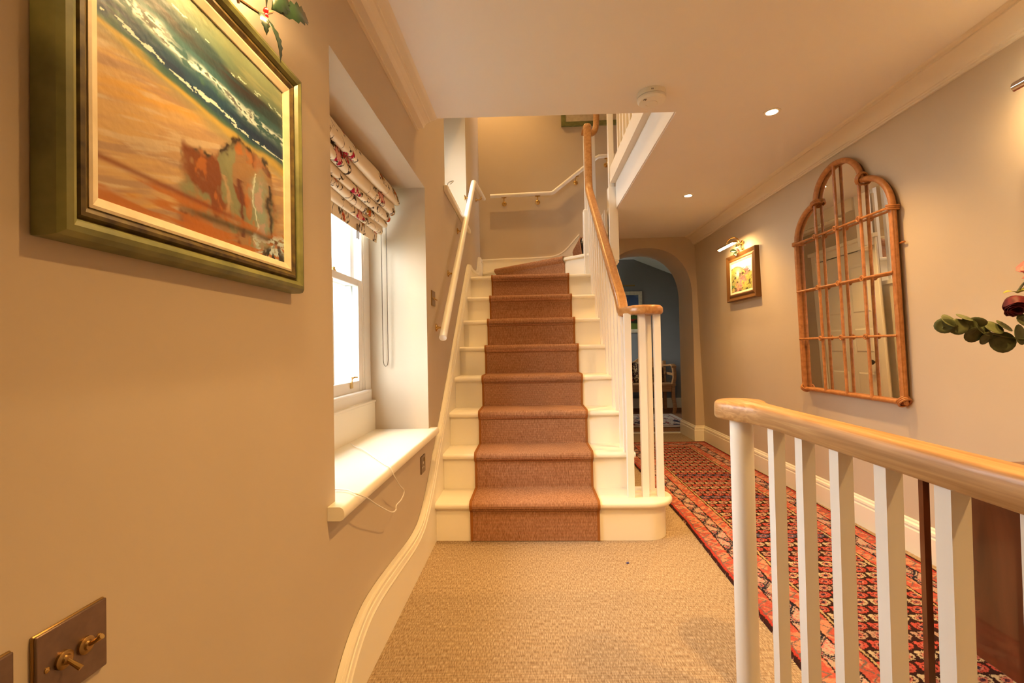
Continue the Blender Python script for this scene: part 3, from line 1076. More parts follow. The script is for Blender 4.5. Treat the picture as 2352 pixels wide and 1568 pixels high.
def blind_col(s, t):
    c = np.ones(s.shape + (3,)) * np.array(rgb(236, 222, 196))
    w = .012 * (fbm(s * 40, t * 40, 3) - .5) * 4
    for (cell, sd, seed) in ((.25, 1.0, 2), (.22, .8, 9)):
        u, v_ = s / cell + seed * .37, t / (cell * .8) + seed * .61
        iu, iv = np.floor(u), np.floor(v_)
        ox, oy = hsh(iu, iv, seed) * .4 + .3, hsh(iu, iv, seed + 3) * .4 + .3
        fx, fy = (u - iu - ox) * cell, (v_ - iv - oy) * cell * .8
        r = np.sqrt(fx ** 2 + fy ** 2) + w
        th = np.arctan2(fy, fx)
        pet = .036 + .012 * np.cos(5 * th + seed + iu)
        on = hsh(iu, iv, seed + 5) > .25
        k = hsh(iu, iv, seed + 7)
        c = lay(c, on * (r < pet) * (r > pet - .006), (62, 46, 36))
        c = lay(c, on * (r < pet - .008) * (k > .55), (178, 30, 62))
        c = lay(c, on * (r < .5 * pet) * (k > .55), (226, 170, 150))
        c = lay(c, on * (r < pet - .010) * (k < .3), (160, 124, 50))
        c = lay(c, on * (r < .4 * pet) * (k < .55), (200, 84, 50))
        lf = np.abs(r - .056) + .25 * np.abs(np.sin(th * 2 + k * 6)) * .04
        c = lay(c, on * (lf < .0075), (66, 54, 44))
    ln = np.abs(fbm(s * 16, t * 16, 21, 2) - .5)
    gate = fbm(s * 7, t * 7, 31, 2)
    c = lay(c, (ln < .012) * (gate > .54), (58, 46, 40))
    return c


MP = attr_mat  # noqa
fab = colour_grid('fabric', P, blind_col(S, T), M_blind, bl)
md = fab.modifiers.new('thickness', 'SOLIDIFY')
md.thickness = .002
for z in (.030, -.030):
    MB().tube([(-.797 - .0 + .014 * (1 if z > 0 else -1), 2.478, 1.76), (-.797 + .014 * (1 if z > 0 else -1), 2.480, 1.0), (-.797 + .010 * (1 if z > 0 else -1), 2.480, .975), (-.797, 2.480, .966)], .0022, 6).build('bead_chain', M_lead, bl)
MB().box(-.80, -.755, BY0, BY1, 1.915, 1.944).build('headrail', M_white, bl)
for dy in (0, .022):
    MB().tube([(-.822, 2.16 + dy, 1.66), (-.823, 2.16 + dy, 1.59)], .0028, 6).build('tie', M_twig, bl)

# cable on the window board
cab = smoothpath([(-.84, 2.09, zs + .006), (-.79, 2.02, zs + .006), (-.72, 1.93, zs + .012), (-.62, 1.79, zs + .008), (-.555, 1.70, zs + .006), (-.525, 1.665, zs + .004), (-.512, 1.68, .585), (-.515, 1.75, .535), (-.518, 1.815, .495), (-.515, 1.765, .478), (-.515, 1.70, .478), (-.515, 1.692, .463),
                  (-.517, 1.65, .470), (-.515, 1.56, .513), (-.512, 1.46, .565), (-.512, 1.40, .600), (-.518, 1.372, zs - .006), (-.535, 1.355, zs + .008), (-.57, 1.385, zs + .008), (-.62, 1.40, zs + .006), (-.68, 1.40, zs + .006)], 6)
tag(MB().tube(cab, .0022, 6).build('charger_cable', M_plast), 'thin white cable trailing over the front of the white window sill', 'cable')

# ------------------------------------------------------------------ electrical fittings
def wall_switch(label, y, z, toggles, group=None, screws=True):
    t = thing('light_switch', label, 'switch', (XL, y, z), group)
    h = .0435
    MB().box(XL, XL + .004, y - h - .001, y + h + .001, z - h - .001, z + h + .001).build('back_plate', M_brassd, t, bevel=.002)
    MB().box(XL + .004, XL + .0075, y - h, y + h, z - h, z + h).build('plate', M_bronze, t, bevel=.0015)
    if toggles:
        sp_ = .0175 * (toggles - 1) / 1 if toggles > 1 else 0
        for i in range(toggles):
            yc = y + (-.0135 + .027 * i if toggles == 2 else 0)
            o_ = MB().lathe([(.0105, 0), (.0105, .003), (.0085, .0042), (.006, .0045), (.005, .007)], (XL + .0075, yc, z), (1, 0, 0), 20).build('toggle', M_brassd, t)
            MB().tube([(XL + .0125, yc, z), (XL + .021, yc + .001, z - .006 if i == 0 else z + .005), (XL + .028, yc + .002, z - .011 if i == 0 else z + .010)], [.0022, .0027, .0033], 10).build('lever', M_brass, o_)
    for dy in (-.032, .032):
        MB().lathe([(.0032, 0), (.0032, .0008), (.001, .0018)], (XL + .0075, y + dy, z), (1, 0, 0), 12).build('screw', M_brass, t)
    return t


wall_switch('two gang bronze toggle switch on the wall below the large seascape painting', .5455, .690, 2)
wall_switch('bronze switch plate on the wall next to the two gang toggle switch', .4365, .690, 1)
wall_switch('small bronze toggle switch on the stair wall by the white handrail', 2.665, 1.35, 1)
so = thing('wall_socket', 'single bronze power socket on the wall under the window sill', 'socket', (XL, 2.35, .468))
MB().box(XL, XL + .006, 2.306, 2.394, .424, .512).build('plate', M_bronze, so, bevel=.0015)
MB().box(XL + .006, XL + .0085, 2.366, 2.380, .477, .498).build('rocker', M_brassd, so, bevel=.001)
for (dy, z0, z1) in ((0, .470, .482), (-.011, .449, .457), (.011, .449, .457)):
    MB().box(XL + .0055, XL + .0066, 2.346 + dy - .0035, 2.346 + dy + .0035, z0, z1).build('slot', M_plast, so)

sa_ = thing('smoke_alarm', 'round white smoke alarm on the ceiling in front of the stair opening', 'smoke alarm', (.588, 2.19, ZC))
MB().lathe([(.066, 0), (.067, .006), (.067, .022), (.063, .024)], (.588, 2.19, ZC), (0, 0, -1), 40).build('base', M_plast, sa_)
MB().lathe([(.061, .022), (.061, .026), (.066, .027), (.066, .036), (.058, .045), (.040, .049), (.028, .0495), (.0275, .048), (.025, .048), (.0245, .0505), (.001, .051)], (.588, 2.19, ZC), (0, 0, -1), 40).build('cover', M_plast, sa_)
for dx in (-.004, .004):
    MB().box(.548 + dx - .0014, .548 + dx + .0014, 2.150, 2.160, ZC - .0505, ZC - .047).build('vent', M_dark, sa_)
for dx in (-.003, .003):
    MB().box(.575 + dx - .0012, .575 + dx + .0012, 2.1225, 2.1245, ZC - .018, ZC - .012).build('vent', M_dark, sa_)


# ------------------------------------------------------------------ downlights
def downlight(x, y, z, label, watts=DOWN_W, size=114, aim=None):
    t = thing('downlight', label, 'light', (x, y, z), 'recessed ceiling downlights')
    MB().lathe([(.026, -.002), (.040, -.002), (.042, 0), (.042, .003), (.036, .005), (.028, .003), (.026, -.002)], (x, y, z), (0, 0, -1), 32).build('trim_ring', M_plast, t)
    MB().lathe([(.027, 0), (.0265, .001), (.001, .0015)], (x, y, z), (0, 0, -1), 24).build('lens', M_lens, t)
    d = bpy.data.lights.new('lamp', 'SPOT')
    d.energy = watts
    d.color = WARM
    d.spot_size = math.radians(size)
    d.spot_blend = .7
    d.shadow_soft_size = .03
    o_ = bpy.data.objects.new('lamp', d)
    col.objects.link(o_)
    o_.parent = t
    o_.location = (0, 0, -.012)
    if aim:
        o_.rotation_euler = (V(aim) - V((x, y, z))).to_track_quat('-Z', 'Y').to_euler()
    return t


downlight(1.26, 2.419, ZC, 'glowing recessed downlight above the arched mirror')
downlight(1.27, 3.727, ZC, 'glowing recessed downlight by the arch and small lit picture')
downlight(1.26, 1.10, ZC, 'glowing recessed downlight over the vase table')
downlight(1.26, -.25, ZC, 'glowing recessed downlight at the rear end of the hall')
downlight(.60, .95, ZC, 'glowing recessed downlight over the top of the lower stairs', 41, 124)
downlight(-.41, -.30, ZC, 'added unseen fill downlight tilted towards the stairs', 68, 50, (.12, 2.9, .6))  # added fill lamp behind the camera, brightens the risers
downlight(-.05, 2.75, ZTOP, 'added unseen fill downlight high over the foot of the stairs', 70, 110)  # out-of-view lamp added to lift the upper steps
downlight(-.36, 4.72, ZTOP, 'glowing recessed downlight in the upper ceiling over the winders', 50, 100)
downlight(.9, 3.2, ZTOP, 'glowing recessed downlight in the upper landing ceiling', 20, 120)


def picture_light(name, label, cx, cy, cz, nx, half, mtl, reach=.13, drop=.0, watts=PICT_W, group='picture lights', tz=-.002, tr=.009, a0=0):
    """nx: +1 sticks out towards +x (left wall), -1 towards -x (right wall); lamp tube runs along y"""
    t = thing(name, label, 'picture light', (cx, cy, cz - .05), group)
    MB().box(min(cx, cx + nx * .012), max(cx, cx + nx * .012), cy - .015, cy + .015, cz - .05, cz + .03).build('wall_plate', mtl, t, bevel=.003)
    MB().tube([(cx + nx * .02, cy - .04, cz), (cx + nx * .02, cy + .04, cz)], .010, 12).build('pivot', mtl, t)
    MB().tube(smoothpath([(cx + nx * .02, cy, cz), (cx + nx * .045, cy, cz + .045), (cx + nx * .085, cy, cz + .055), (cx + nx * (reach - .01), cy, cz + .03), (cx + nx * reach, cy, cz + .005 - drop)], 5), .005, 10).build('arm', mtl, t)
    # half-round shade, open below
    b_ = MB()
    n_ = 12
    vs_ = []
    for yy in (cy - half, cy + half):
        for rr in (.019, .017):
            for i in range(n_ + 1):
                a_ = math.radians(a0) + PI * i / n_
                vs_.append((cx + nx * (reach + rr * math.cos(a_)), yy, cz - drop + rr * math.sin(a_)))
    k_ = n_ + 1
    fs_ = []
    for i in range(n_):
        fs_ += [(i, i + 1, 2 * k_ + i + 1, 2 * k_ + i), (k_ + i, k_ + i + 1, 3 * k_ + i + 1, 3 * k_ + i)]
        fs_ += [(i, i + 1, k_ + i + 1, k_ + i), (2 * k_ + i, 2 * k_ + i + 1, 3 * k_ + i + 1, 3 * k_ + i)]
    fs_ += [(0, k_, 3 * k_, 2 * k_), (n_, k_ + n_, 3 * k_ + n_, 2 * k_ + n_)]
    fs_ += [tuple(range(k_, 2 * k_)), tuple(range(3 * k_, 4 * k_))]
    b_.add(vs_, fs_)
    b_.build('shade', mtl, t, angle=50)
    MB().tube([(cx + nx * reach, cy - half + .008, cz - drop + tz), (cx + nx * reach, cy + half - .008, cz - drop + tz)], tr, 10).build('lamp_tube', M_lens, t)
    d = bpy.data.lights.new('lamp', 'AREA')
    d.shape = 'RECTANGLE'
    d.size, d.size_y = .03, half * 2
    d.energy = watts
    d.color = WARM
    o_ = bpy.data.objects.new('lamp', d)
    col.objects.link(o_)
    o_.parent = t
    o_.location = (nx * reach, 0, .05 - drop - .014)
    o_.rotation_euler = (0, nx * math.radians(38), 0)
    return t


# ------------------------------------------------------------------ large painting on left wall
PY0, PY1, PZ0, PZ1 = .503, 1.078, 1.191, 1.703
pa = thing('seascape_painting', 'large seascape oil painting in a moulded green and gold frame on the left wall', 'painting', (XL, (PY0 + PY1) / 2, PZ0))


def frame(parent, nm, x, nx, y0, y1, z0, z1, prof, mt, angle=25):
    """rectangular mitred frame on a wall plane x; prof (inward distance, outward depth)"""
    cyc = [(y0, z0), (y1, z0), (y1, z1), (y0, z1)]
    vs_ = []
    for (cy, cz, sy, sz) in ((y0, z0, 1, 1), (y1, z0, -1, 1), (y1, z1, -1, -1), (y0, z1, 1, -1)):
        vs_ += [(x + nx * d, cy + sy * i_, cz + sz * i_) for i_, d in prof]
    k_ = len(prof)
    fs_ = []
    for c_ in range(4):
        c2 = (c_ + 1) % 4
        for j in range(k_):
            j2 = (j + 1) % k_
            fs_.append((c_ * k_ + j, c_ * k_ + j2, c2 * k_ + j2, c2 * k_ + j))
    return MB().add(vs_, fs_).build(nm, mt, parent, angle=angle)


fpo = [(0, .002), (0, .022), (.002, .031), (.008, .037), (.015, .039), (.022, .035), (.026, .028)]
frame(pa, 'frame', XL, 1, PY0, PY1, PZ0, PZ1, fpo + [(.026, .002)], M_green)
frame(pa, 'inner_moulding', XL, 1, PY0 + .026, PY1 - .026, PZ0 + .026, PZ1 - .026, [(0, .002), (0, .026), (.003, .024), (.006, .030), (.011, .031), (.016, .027), (.020, .025), (.020, .002)], M_greend)
frame(pa, 'slip', XL, 1, PY0 + .0455, PY1 - .0455, PZ0 + .0455, PZ1 - .0455, [(0, .002), (0, .027), (.004, .028), (.017, .022), (.018, .002)], M_slip)
nu, nv = 300, 240
iy0, iy1, iz0, iz1 = PY0 + .061, PY1 - .061, PZ0 + .061, PZ1 - .061
U_, V_ = np.meshgrid(np.linspace(0, 1, nu), np.linspace(0, 1, nv))


def seascape(u, v):
    n1 = fbm(u * 4, v * 22, 1)
    n2 = fbm(u * 14, v * 14, 5)
    n3 = fbm(u * 26, v * 60, 8)
    w = (n1 - .5) * .07 + (fbm(u * 3, v * 3, 12) - .5) * .05
    q = v + w + .07 * (u - .4)
    ang = v - .30 * u                      # sand strokes fan up to the right
    st1, st2 = fbm(u * 2.5, ang * 16, 40), fbm(u * 3, ang * 30, 44)
    c = np.ones(u.shape + (3,)) * np.array(rgb(196, 138, 84))
    c = lay(c, sst(.40, .62, st1), (214, 152, 86))
    c = lay(c, .8 * sst(.54, .70, fbm(u * 2, ang * 9, 47)), (226, 150, 56))
    c = lay(c, .65 * sst(.52, .68, st2), (168, 118, 84))
    c = lay(c, .55 * sst(.55, .72, fbm(u * 5, ang * 40, 49)), (222, 176, 124))
    # wet sand and sea
    c = lay(c, .75 * sst(.47, .56, q), (150, 128, 78))
    c = lay(c, .85 * sst(.53, .57, q) * sst(.62, .58, q), (206, 150, 56))
    c = lay(c, sst(.57, .61, q), (74, 96, 66))
    c = lay(c, sst(.60, .64, q) * sst(.3, .55, n2 + .1), (34, 62, 70))
    c = lay(c, .8 * sst(.62, .66, q) * sst(.5, .62, n1), (24, 40, 60))
    c = lay(c, (np.abs(q - .64 + (n2 - .5) * .03) < .005) * (n3 > .45), (222, 206, 166))
    c = lay(c, .9 * sst(.67, .72, q), (62, 92, 78))
    srf = np.exp(-((q - .735 + (fbm(u * 9, v * 9, 15) - .5) * .04) / .020) ** 2)
    c = lay(c, 1.2 * srf * sst(.36, .50, n3), (226, 212, 176))
    c = lay(c, .9 * srf * sst(.60, .68, n3), (60, 54, 44))
    c = lay(c, sst(.775, .81, q), (48, 62, 52))
    c = lay(c, .9 * sst(.80, .85, q) * sst(.48, .62, n1), (60, 42, 34))
    c = lay(c, .9 * sst(.86, .90, q), (112, 112, 72))
    c = lay(c, .8 * sst(.91, .97, q), (140, 128, 78))
    c = lay(c, .5 * sst(.52, .66, n1) * sst(.86, .95, q), (170, 146, 88))
    c = lay(c, (np.abs(q - .885 + (n2 - .5) * .05) < .006) * (n3 > .60), (206, 196, 150))
    # cliff and broken shapes lower right
    wu, wv = u + (n2 - .5) * .10, v + (fbm(u * 12, v * 12, 77) - .5) * .11
    ridge = .16 + .20 * sst(.26, .34, wu) + .16 * sst(.42, .66, wu) - .10 * sst(.76, 1.0, wu)
    rock = sst(.02, -.03, wv - ridge) * sst(.28, .36, wu)
    rock = rock * (1 - .85 * sst(.88, .96, wu))
    c = lay(c, rock * .85, (160, 104, 56))
    c = lay(c, rock * sst(.46, .56, fbm(u * 8, v * 8, 61)), (132, 62, 26))
    c = lay(c, rock * .85 * sst(.50, .60, fbm(u * 9, v * 6, 67)), (140, 128, 80))
    c = lay(c, rock * .7 * sst(.56, .66, fbm(u * 14, v * 10, 69)), (196, 100, 34))
    edge = np.exp(-((wv - ridge) / .018) ** 2) * sst(.29, .34, wu) * sst(.92, .84, wu)
    c = lay(c, edge * sst(.40, .50, fbm(u * 14, v * 14, 71)), (54, 34, 24))
    colm = np.exp(-(((wu - .80) / .060) ** 2 + ((wv - .26) / .19) ** 2) ** 1.5)
    c = lay(c, .95 * colm, (150, 146, 108))
    c = lay(c, colm * sst(.52, .62, fbm(u * 15, v * 15, 73)), (190, 140, 108))
    c = lay(c, np.exp(-((wu - .765) / .006) ** 2) * (v < .42) * (v > .05) * .9, (226, 206, 164))
    c = lay(c, np.exp(-((wu - .875) / .016) ** 2) * (v < .40) * (v > .10), (60, 44, 30))
    c = lay(c, np.exp(-((wu - .67) / .018) ** 2) * (v < .34) * (v > .06), (112, 50, 26))
    c = lay(c, .8 * np.exp(-((wu - .58 + .3 * (v - .2)) / .014) ** 2) * (v < .32) * (v > .08), (196, 140, 90))
    c = lay(c, .9 * sst(.17, .11, wv) * sst(.40, .55, fbm(u * 4, v * 24, 81)), (190, 96, 28))
    c = lay(c, .8 * np.exp(-((v - .075 - .03 * u) / .018) ** 2) * sst(.25, .45, u), (80, 54, 28))
    c = lay(c, .8 * np.exp(-((v - .15 + .02 * u) / .012) ** 2) * sst(.75, .5, u), (132, 52, 20))
    c = lay(c, sst(.12, .05, wv - .25 * (u - .8)) * sst(.72, .80, wu) * sst(.42, .54, n3), (206, 196, 166))
    c = lay(c, sst(.07, .03, wv) * sst(.74, .84, wu) * sst(.50, .58, fbm(u * 40, v * 20, 91)), (40, 32, 26))
    return c


P = np.zeros((nv, nu, 3))
rel = fbm(U_ * 40, V_ * 60, 3)
P[..., 0] = XL + .019 + .0006 * rel
P[..., 1] = iy0 + (iy1 - iy0) * U_
P[..., 2] = iz0 + (iz1 - iz0) * V_
colour_grid('canvas', P, np.clip(seascape(U_, V_) * WB_PAINT, 0, .9), M_paint, pa)
picture_light('picture_light', 'brass picture light over the large seascape painting', XL, .77, 1.80, 1, .13, M_brass, .15, .0, 1.3, a0=-50)


def holly_leaf(b_, base, tip, nrm, wid):
    base, tip, nrm = V(base), V(tip), V(nrm).normalized()
    ax = tip - base
    L_ = ax.length
    ax.normalize()
    sd = ax.cross(nrm).normalized()
    n_ = 12
    prof_ = []
    for i in range(n_ + 1):
        t_ = i / n_
        w_ = math.sin(PI * min(1, t_ * 1.02)) ** .8 * (1 - .25 * t_)
        if i % 2 == 0 and 0 < i < n_:
            w_ *= 1.18
        elif 0 < i < n_:
            w_ *= .80
        prof_.append((t_, max(w_, .02)))
    prof_[-1] = (1, .01)
    vs_ = []
    for (t_, w_) in prof_:
        c_ = base + ax * (L_ * t_) + nrm * (.10 * L_ * math.sin(PI * t_))
        vs_ += [c_ + sd * (w_ * wid) + nrm * (w_ * wid * .25), c_, c_ - sd * (w_ * wid) + nrm * (w_ * wid * .25)]
    fs_ = []
    for i in range(n_):
        fs_ += [(3 * i, 3 * i + 3, 3 * i + 4, 3 * i + 1), (3 * i + 1, 3 * i + 4, 3 * i + 5, 3 * i + 2)]
    b_.add(vs_, fs_)


def solid(o_, th):
    d_ = o_.modifiers.new('thickness', 'SOLIDIFY')
    d_.thickness = th
    return o_


h1 = thing('holly_sprig', 'holly sprig with red berries tucked over the green gold seascape frame', 'holly', (-.52, .80, 1.66), 'holly sprigs over pictures')
hx = -.50
MB().tube(smoothpath([(-.552, .74, 1.706), (-.53, .79, 1.698), (hx, .835, 1.690), (hx, .862, 1.708), (hx, .885, 1.728)], 4), [.003] * 16 + [.002], 8).build('twig', M_twig, h1)
MB().tube([(-.515, .80, 1.681), (-.505, .765, 1.715), (-.50, .74, 1.76)], .0025, 7).build('twig', M_twig, h1)
for (b0, t0, nr, w_) in (((hx, .898, 1.738), (hx + .005, 1.020, 1.806), (1, -.2, .1), .021), ((hx, .858, 1.700), (hx + .01, .893, 1.630), (1, .1, 0), .0135), ((hx, .838, 1.696), (hx + .012, .842, 1.650), (.8, -.5, .2), .010),
                         ((hx, .880, 1.728), (hx + .0, .925, 1.808), (1, -.2, -.2), .024), ((hx, .862, 1.715), (hx + .0, .80, 1.775), (1, .2, .2), .022), ((hx - .01, .74, 1.76), (hx, .70, 1.83), (1, 0, 0), .02), ((hx - .01, .775, 1.705), (hx, .735, 1.70), (1, 0, .3), .016)):
    b_ = MB()
    holly_leaf(b_, b0, t0, nr, w_)
    solid(b_.build('leaf', M_holly, h1, recalc=False, angle=80), .0006)
for c_ in ((hx + .006, .849, 1.693), (hx + .004, .853, 1.706), (hx + .003, .856, 1.682)):
    MB().ball(c_, .0052, 12, 8).build('berry', M_berry, h1)

# ------------------------------------------------------------------ right wall: mirror
def W(y, z, off):
    return (xr(z) - off, y, z)


mi = thing('arched_mirror', 'tall rattan framed window mirror with stepped arched top on the right wall', 'mirror', (xr(.74) - .01, 2.765, .73))
MY0, MY1, MZ0, MSH = 2.352, 3.178, .745, 1.71
yc, hwc = 2.748, .200


def outline(n=14):
    pts_ = [(MY1, MZ0), (MY1, MSH)]
    ra, rb = MY1 - (yc + hwc), .205
    for i in range(1, n + 1):
        a_ = PI / 2 * i / n
        pts_.append((yc + hwc + ra * math.cos(a_), MSH + rb * math.sin(a_)))
    for i in range(0, 2 * n + 1):
        a_ = PI * i / (2 * n)
        pts_.append((yc + hwc * math.cos(a_), 1.915 + .172 * math.sin(a_)))
    ra = (yc - hwc) - MY0
    for i in range(0, n + 1):
        a_ = PI / 2 + PI / 2 * i / n
        pts_.append((yc - hwc + ra * math.cos(a_), MSH + rb * math.sin(a_)))
    pts_.append((MY0, MZ0))
    return pts_


ol = outline()
dd = []
for p in ol:
    if not dd or (abs(p[0] - dd[-1][0]) + abs(p[1] - dd[-1][1])) > 1e-4:
        dd.append(p)
ol = dd
MB().prism([W(y, z, .012) for y, z in ol], (-.006, 0, 0)).build('mirror_glass', M_mirror, mi, smooth=False)
MB().prism([W(y, z, .002) for y, z in ol], (-.009, 0, 0)).build('back_board', M_twig, mi, smooth=False)
m = MB()
m.tube([W(y, z, .030) for y, z in ol[0:16]], .0155, 10)
m.tube([W(y, z, .032) for y, z in ol[15:45]], .0155, 10)
m.tube([W(y, z, .030) for y, z in ol[44:]], .0155, 10)
m.tube([W(MY0 - .01, MZ0, .030), W(MY1 + .01, MZ0, .030)], .0125, 10)
for dlt in (-.013, .013):
    m.tube([W(y + dlt * .6, z, .040) for y, z in ol[0:2]], .005, 8)
    m.tube([W(y + dlt * .6, z, .040) for y, z in ol[-2:]], .005, 8)
m.build('frame', M_rattan, mi, angle=60)
for yb_ in (2.948, 2.755, 2.560):
    zt = 1.90 if yb_ != 2.755 else 2.085
    MB().tube([W(yb_, MZ0, .038), W(yb_, zt, .038)], .0085, 8).build('bar', M_rattan, mi)
for zb_ in (1.71, 1.39, 1.075):
    MB().tube([W(MY0, zb_, .046), W(MY1, zb_, .046)], .0065, 8).build('bar', M_rattan, mi)
    for yb_ in (2.948, 2.755, 2.560):
        b_ = MB()
        rr = [W(yb_ + .012 * math.cos(t * PI / 6), zb_ + .012 * math.sin(t * PI / 6), .053) for t in range(13)]
        b_.tube(rr, .0045, 7)
        b_.ball(W(yb_, zb_, .052), .006, 8, 6)
        b_.build('rosette', M_rattan, mi)


def wrap(y, z, dy, dz, half=.030, n_=3):
    half *= .80
    b_ = MB()
    L_ = math.hypot(dy, dz)
    dy, dz = dy / L_, dz / L_
    for k_ in range(n_):
        o1 = (k_ - (n_ - 1) / 2) * .0085
        cy_, cz_ = y - dz * o1, z + dy * o1
        loop = []
        for t in range(13):
            a_ = 2 * PI * t / 12
            loop.append(W(cy_ + dy * half * math.cos(a_), cz_ + dz * half * math.cos(a_), .030 + .026 * math.sin(a_)))
        b_.tube(loop, .0050, 7)
    b_.build('binding', M_rattan, mi)


wrap(yc + hwc, 1.915, 1, -.35, .040)
wrap(yc - hwc, 1.925, -.5, 1, .040)
wrap(MY1, MSH, 1, 0, .026)
wrap(MY0, MSH, 1, .2, .028)
wrap(MY1 - .005, MZ0 + .005, 1, 1, .032)
wrap(MY0 + .005, MZ0 + .005, -1, 1, .036)
MB().tube([W(MY0 - .01, 1.53, .012), W(MY0 - .04, 1.53, .014)], .005, 8).build('hanger', M_rattan, mi)

# ------------------------------------------------------------------ small lit painting
SY0, SY1, SZ0, SZ1 = 3.745, 4.285, 1.425, 1.835
sp_ = thing('landscape_painting', 'small landscape painting with pink blossom in a gilt frame by the arch', 'painting', (xr(1.6), 4.01, SZ0))
XW = xr(1.63)
frame(sp_, 'frame', XW + .006, -1, SY0, SY1, SZ0, SZ1, [(0, .0), (0, .045), (.006, .050), (.014, .047), (.024, .040), (.034, .036), (.050, .044), (.058, .042), (.060, .0)], mat('dark_gilt_frame', rgb(120, 82, 40), .4, .35))
frame(sp_, 'slip', XW + .006, -1, SY0 + .060, SY1 - .060, SZ0 + .060, SZ1 - .060, [(0, .0), (0, .040), (.004, .041), (.022, .034), (.024, .0)], M_slip)
nu, nv = 150, 130
U_, V_ = np.meshgrid(np.linspace(0, 1, nu), np.linspace(0, 1, nv))


def blossom(u, v):
    n1, n2 = fbm(u * 6, v * 6, 1), fbm(u * 13, v * 13, 6)
    c = np.ones(u.shape + (3,)) * np.array(rgb(214, 176, 70))
    c = lay(c, sst(.45, .65, n1), (186, 158, 66))
    c = lay(c, sst(.5, .6, n2) * .7, (150, 140, 64))
    hill = .80 - .18 * u + .10 * np.sin(u * 5)
    c = lay(c, sst(0, .03, v - hill - .02), (206, 206, 214))
    c = lay(c, sst(0, .03, v - hill - .02) * sst(.5, .6, n2), (240, 238, 236))
    c = lay(c, np.exp(-((v - hill) / .02) ** 2) * (n1 > .4), (110, 84, 60))
    c = lay(c, np.exp(-(((u - .34) / .10) ** 2 + ((v - .62) / .13) ** 2)), (240, 228, 190))
    dgn = np.exp(-((u - .30 - .55 * v + (n1 - .5) * .5) / .22) ** 2) * sst(.85, .7, v)
    c = lay(c, dgn * sst(.36, .46, n2), (216, 128, 110))
    c = lay(c, dgn * sst(.52, .58, fbm(u * 17, v * 17, 23)), (178, 90, 78))
    c = lay(c, sst(.60, .66, fbm(u * 9, v * 12, 33)) * sst(.8, .6, v), (92, 66, 34))
    c = lay(c, sst(.56, .62, fbm(u * 7, v * 9, 43)) * sst(.3, .1, u) * sst(.7, .5, v), (110, 124, 56))
    return c


P = np.zeros((nv, nu, 3))
P[..., 0] = XW - .030
P[..., 1] = SY1 - .08 - (SY1 - SY0 - .16) * U_
P[..., 2] = SZ0 + .08 + (SZ1 - SZ0 - .16) * V_
colour_grid('canvas', P, np.clip(blossom(U_, V_) * WB_PAINT, 0, .9), M_paint, sp_)
picture_light('picture_light', 'brass picture light over the small landscape by the arch', xr(1.905), 4.02, 1.905, -1, .16, M_brass, .135, .02, 1.3)
h2 = thing('holly_sprig', 'small bright holly sprig on top of the little landscape frame', 'holly', (1.79, 4.05, 1.83), 'holly sprigs over pictures')
MB().tube([(1.80, 4.00, 1.832), (1.785, 4.05, 1.845), (1.775, 4.10, 1.862)], .003, 7).build('twig', M_twig, h2)
for (b0, t0, w_) in (((1.785, 4.06, 1.85), (1.765, 4.15, 1.872), .017), ((1.787, 4.03, 1.845), (1.775, 4.045, 1.912), .013), ((1.79, 4.05, 1.845), (1.77, 4.11, 1.815), .016), ((1.79, 4.02, 1.84), (1.775, 3.97, 1.875), .013), ((1.785, 4.05, 1.845), (1.76, 4.02, 1.80), .013)):
    b_ = MB()
    holly_leaf(b_, b0, t0, (-1, -.2, .4), w_)
    solid(b_.build('leaf', M_holly, h2, recalc=False, angle=80), .0006)
for c_ in ((1.782, 4.02, 1.85), (1.780, 4.035, 1.855)):
    MB().ball(c_, .006, 10, 8).build('berry', M_berry, h2)

# picture at the right margin with steel light
rpz0, rpz1, rpy1 = 1.12, 1.70, 1.742
rpic = thing('framed_print', 'dark framed print hanging on the right wall beyond the mirror and flowers', 'painting', (xr(1.4), 1.45, rpz0))
XW2 = xr(1.41)
frame(rpic, 'frame', XW2 + .006, -1, 1.12, rpy1, rpz0, rpz1, [(0, 0), (0, .03), (.02, .034), (.035, .028), (.036, 0)], M_mahog)
box('mount', M_slip, XW2 - .014, XW2 - .010, 1.15, rpy1 - .03, rpz0 + .03, rpz1 - .03, rpic)
picture_light('picture_light', 'steel picture light over the dark framed print above the flowers', xr(1.90), 1.455, 1.905, -1, .205, M_chrome, .125, -.015, 1.5, tz=.004, tr=.007, a0=-65)

# ------------------------------------------------------------------ rug
rug = thing('runner_rug', 'long red patterned wool runner rug along the hall floor', 'rug', (1.34, 3.0, 0))
RY0, RY1 = .6, 5.06
st_ = .003
nu = 316
ny = int((RY1 - RY0 - .8) / st_) + 1
Yv = np.linspace(RY0 + .8, RY1, ny)
Sv = np.linspace(0, 1, nu)
S, T = np.meshgrid(Sv, Yv)
left = .872 - .045 * np.clip((2.9 - Yv) / 1.5, 0, 1) ** 1.5 + .004 * np.sin(Yv * 5)
right = 1.826 - .03 * np.clip((3.6 - Yv) / 2, 0, 1) + .004 * np.sin(Yv * 4 + 1)
wid = (right - left)[:, None]
X = left[:, None] + wid * S


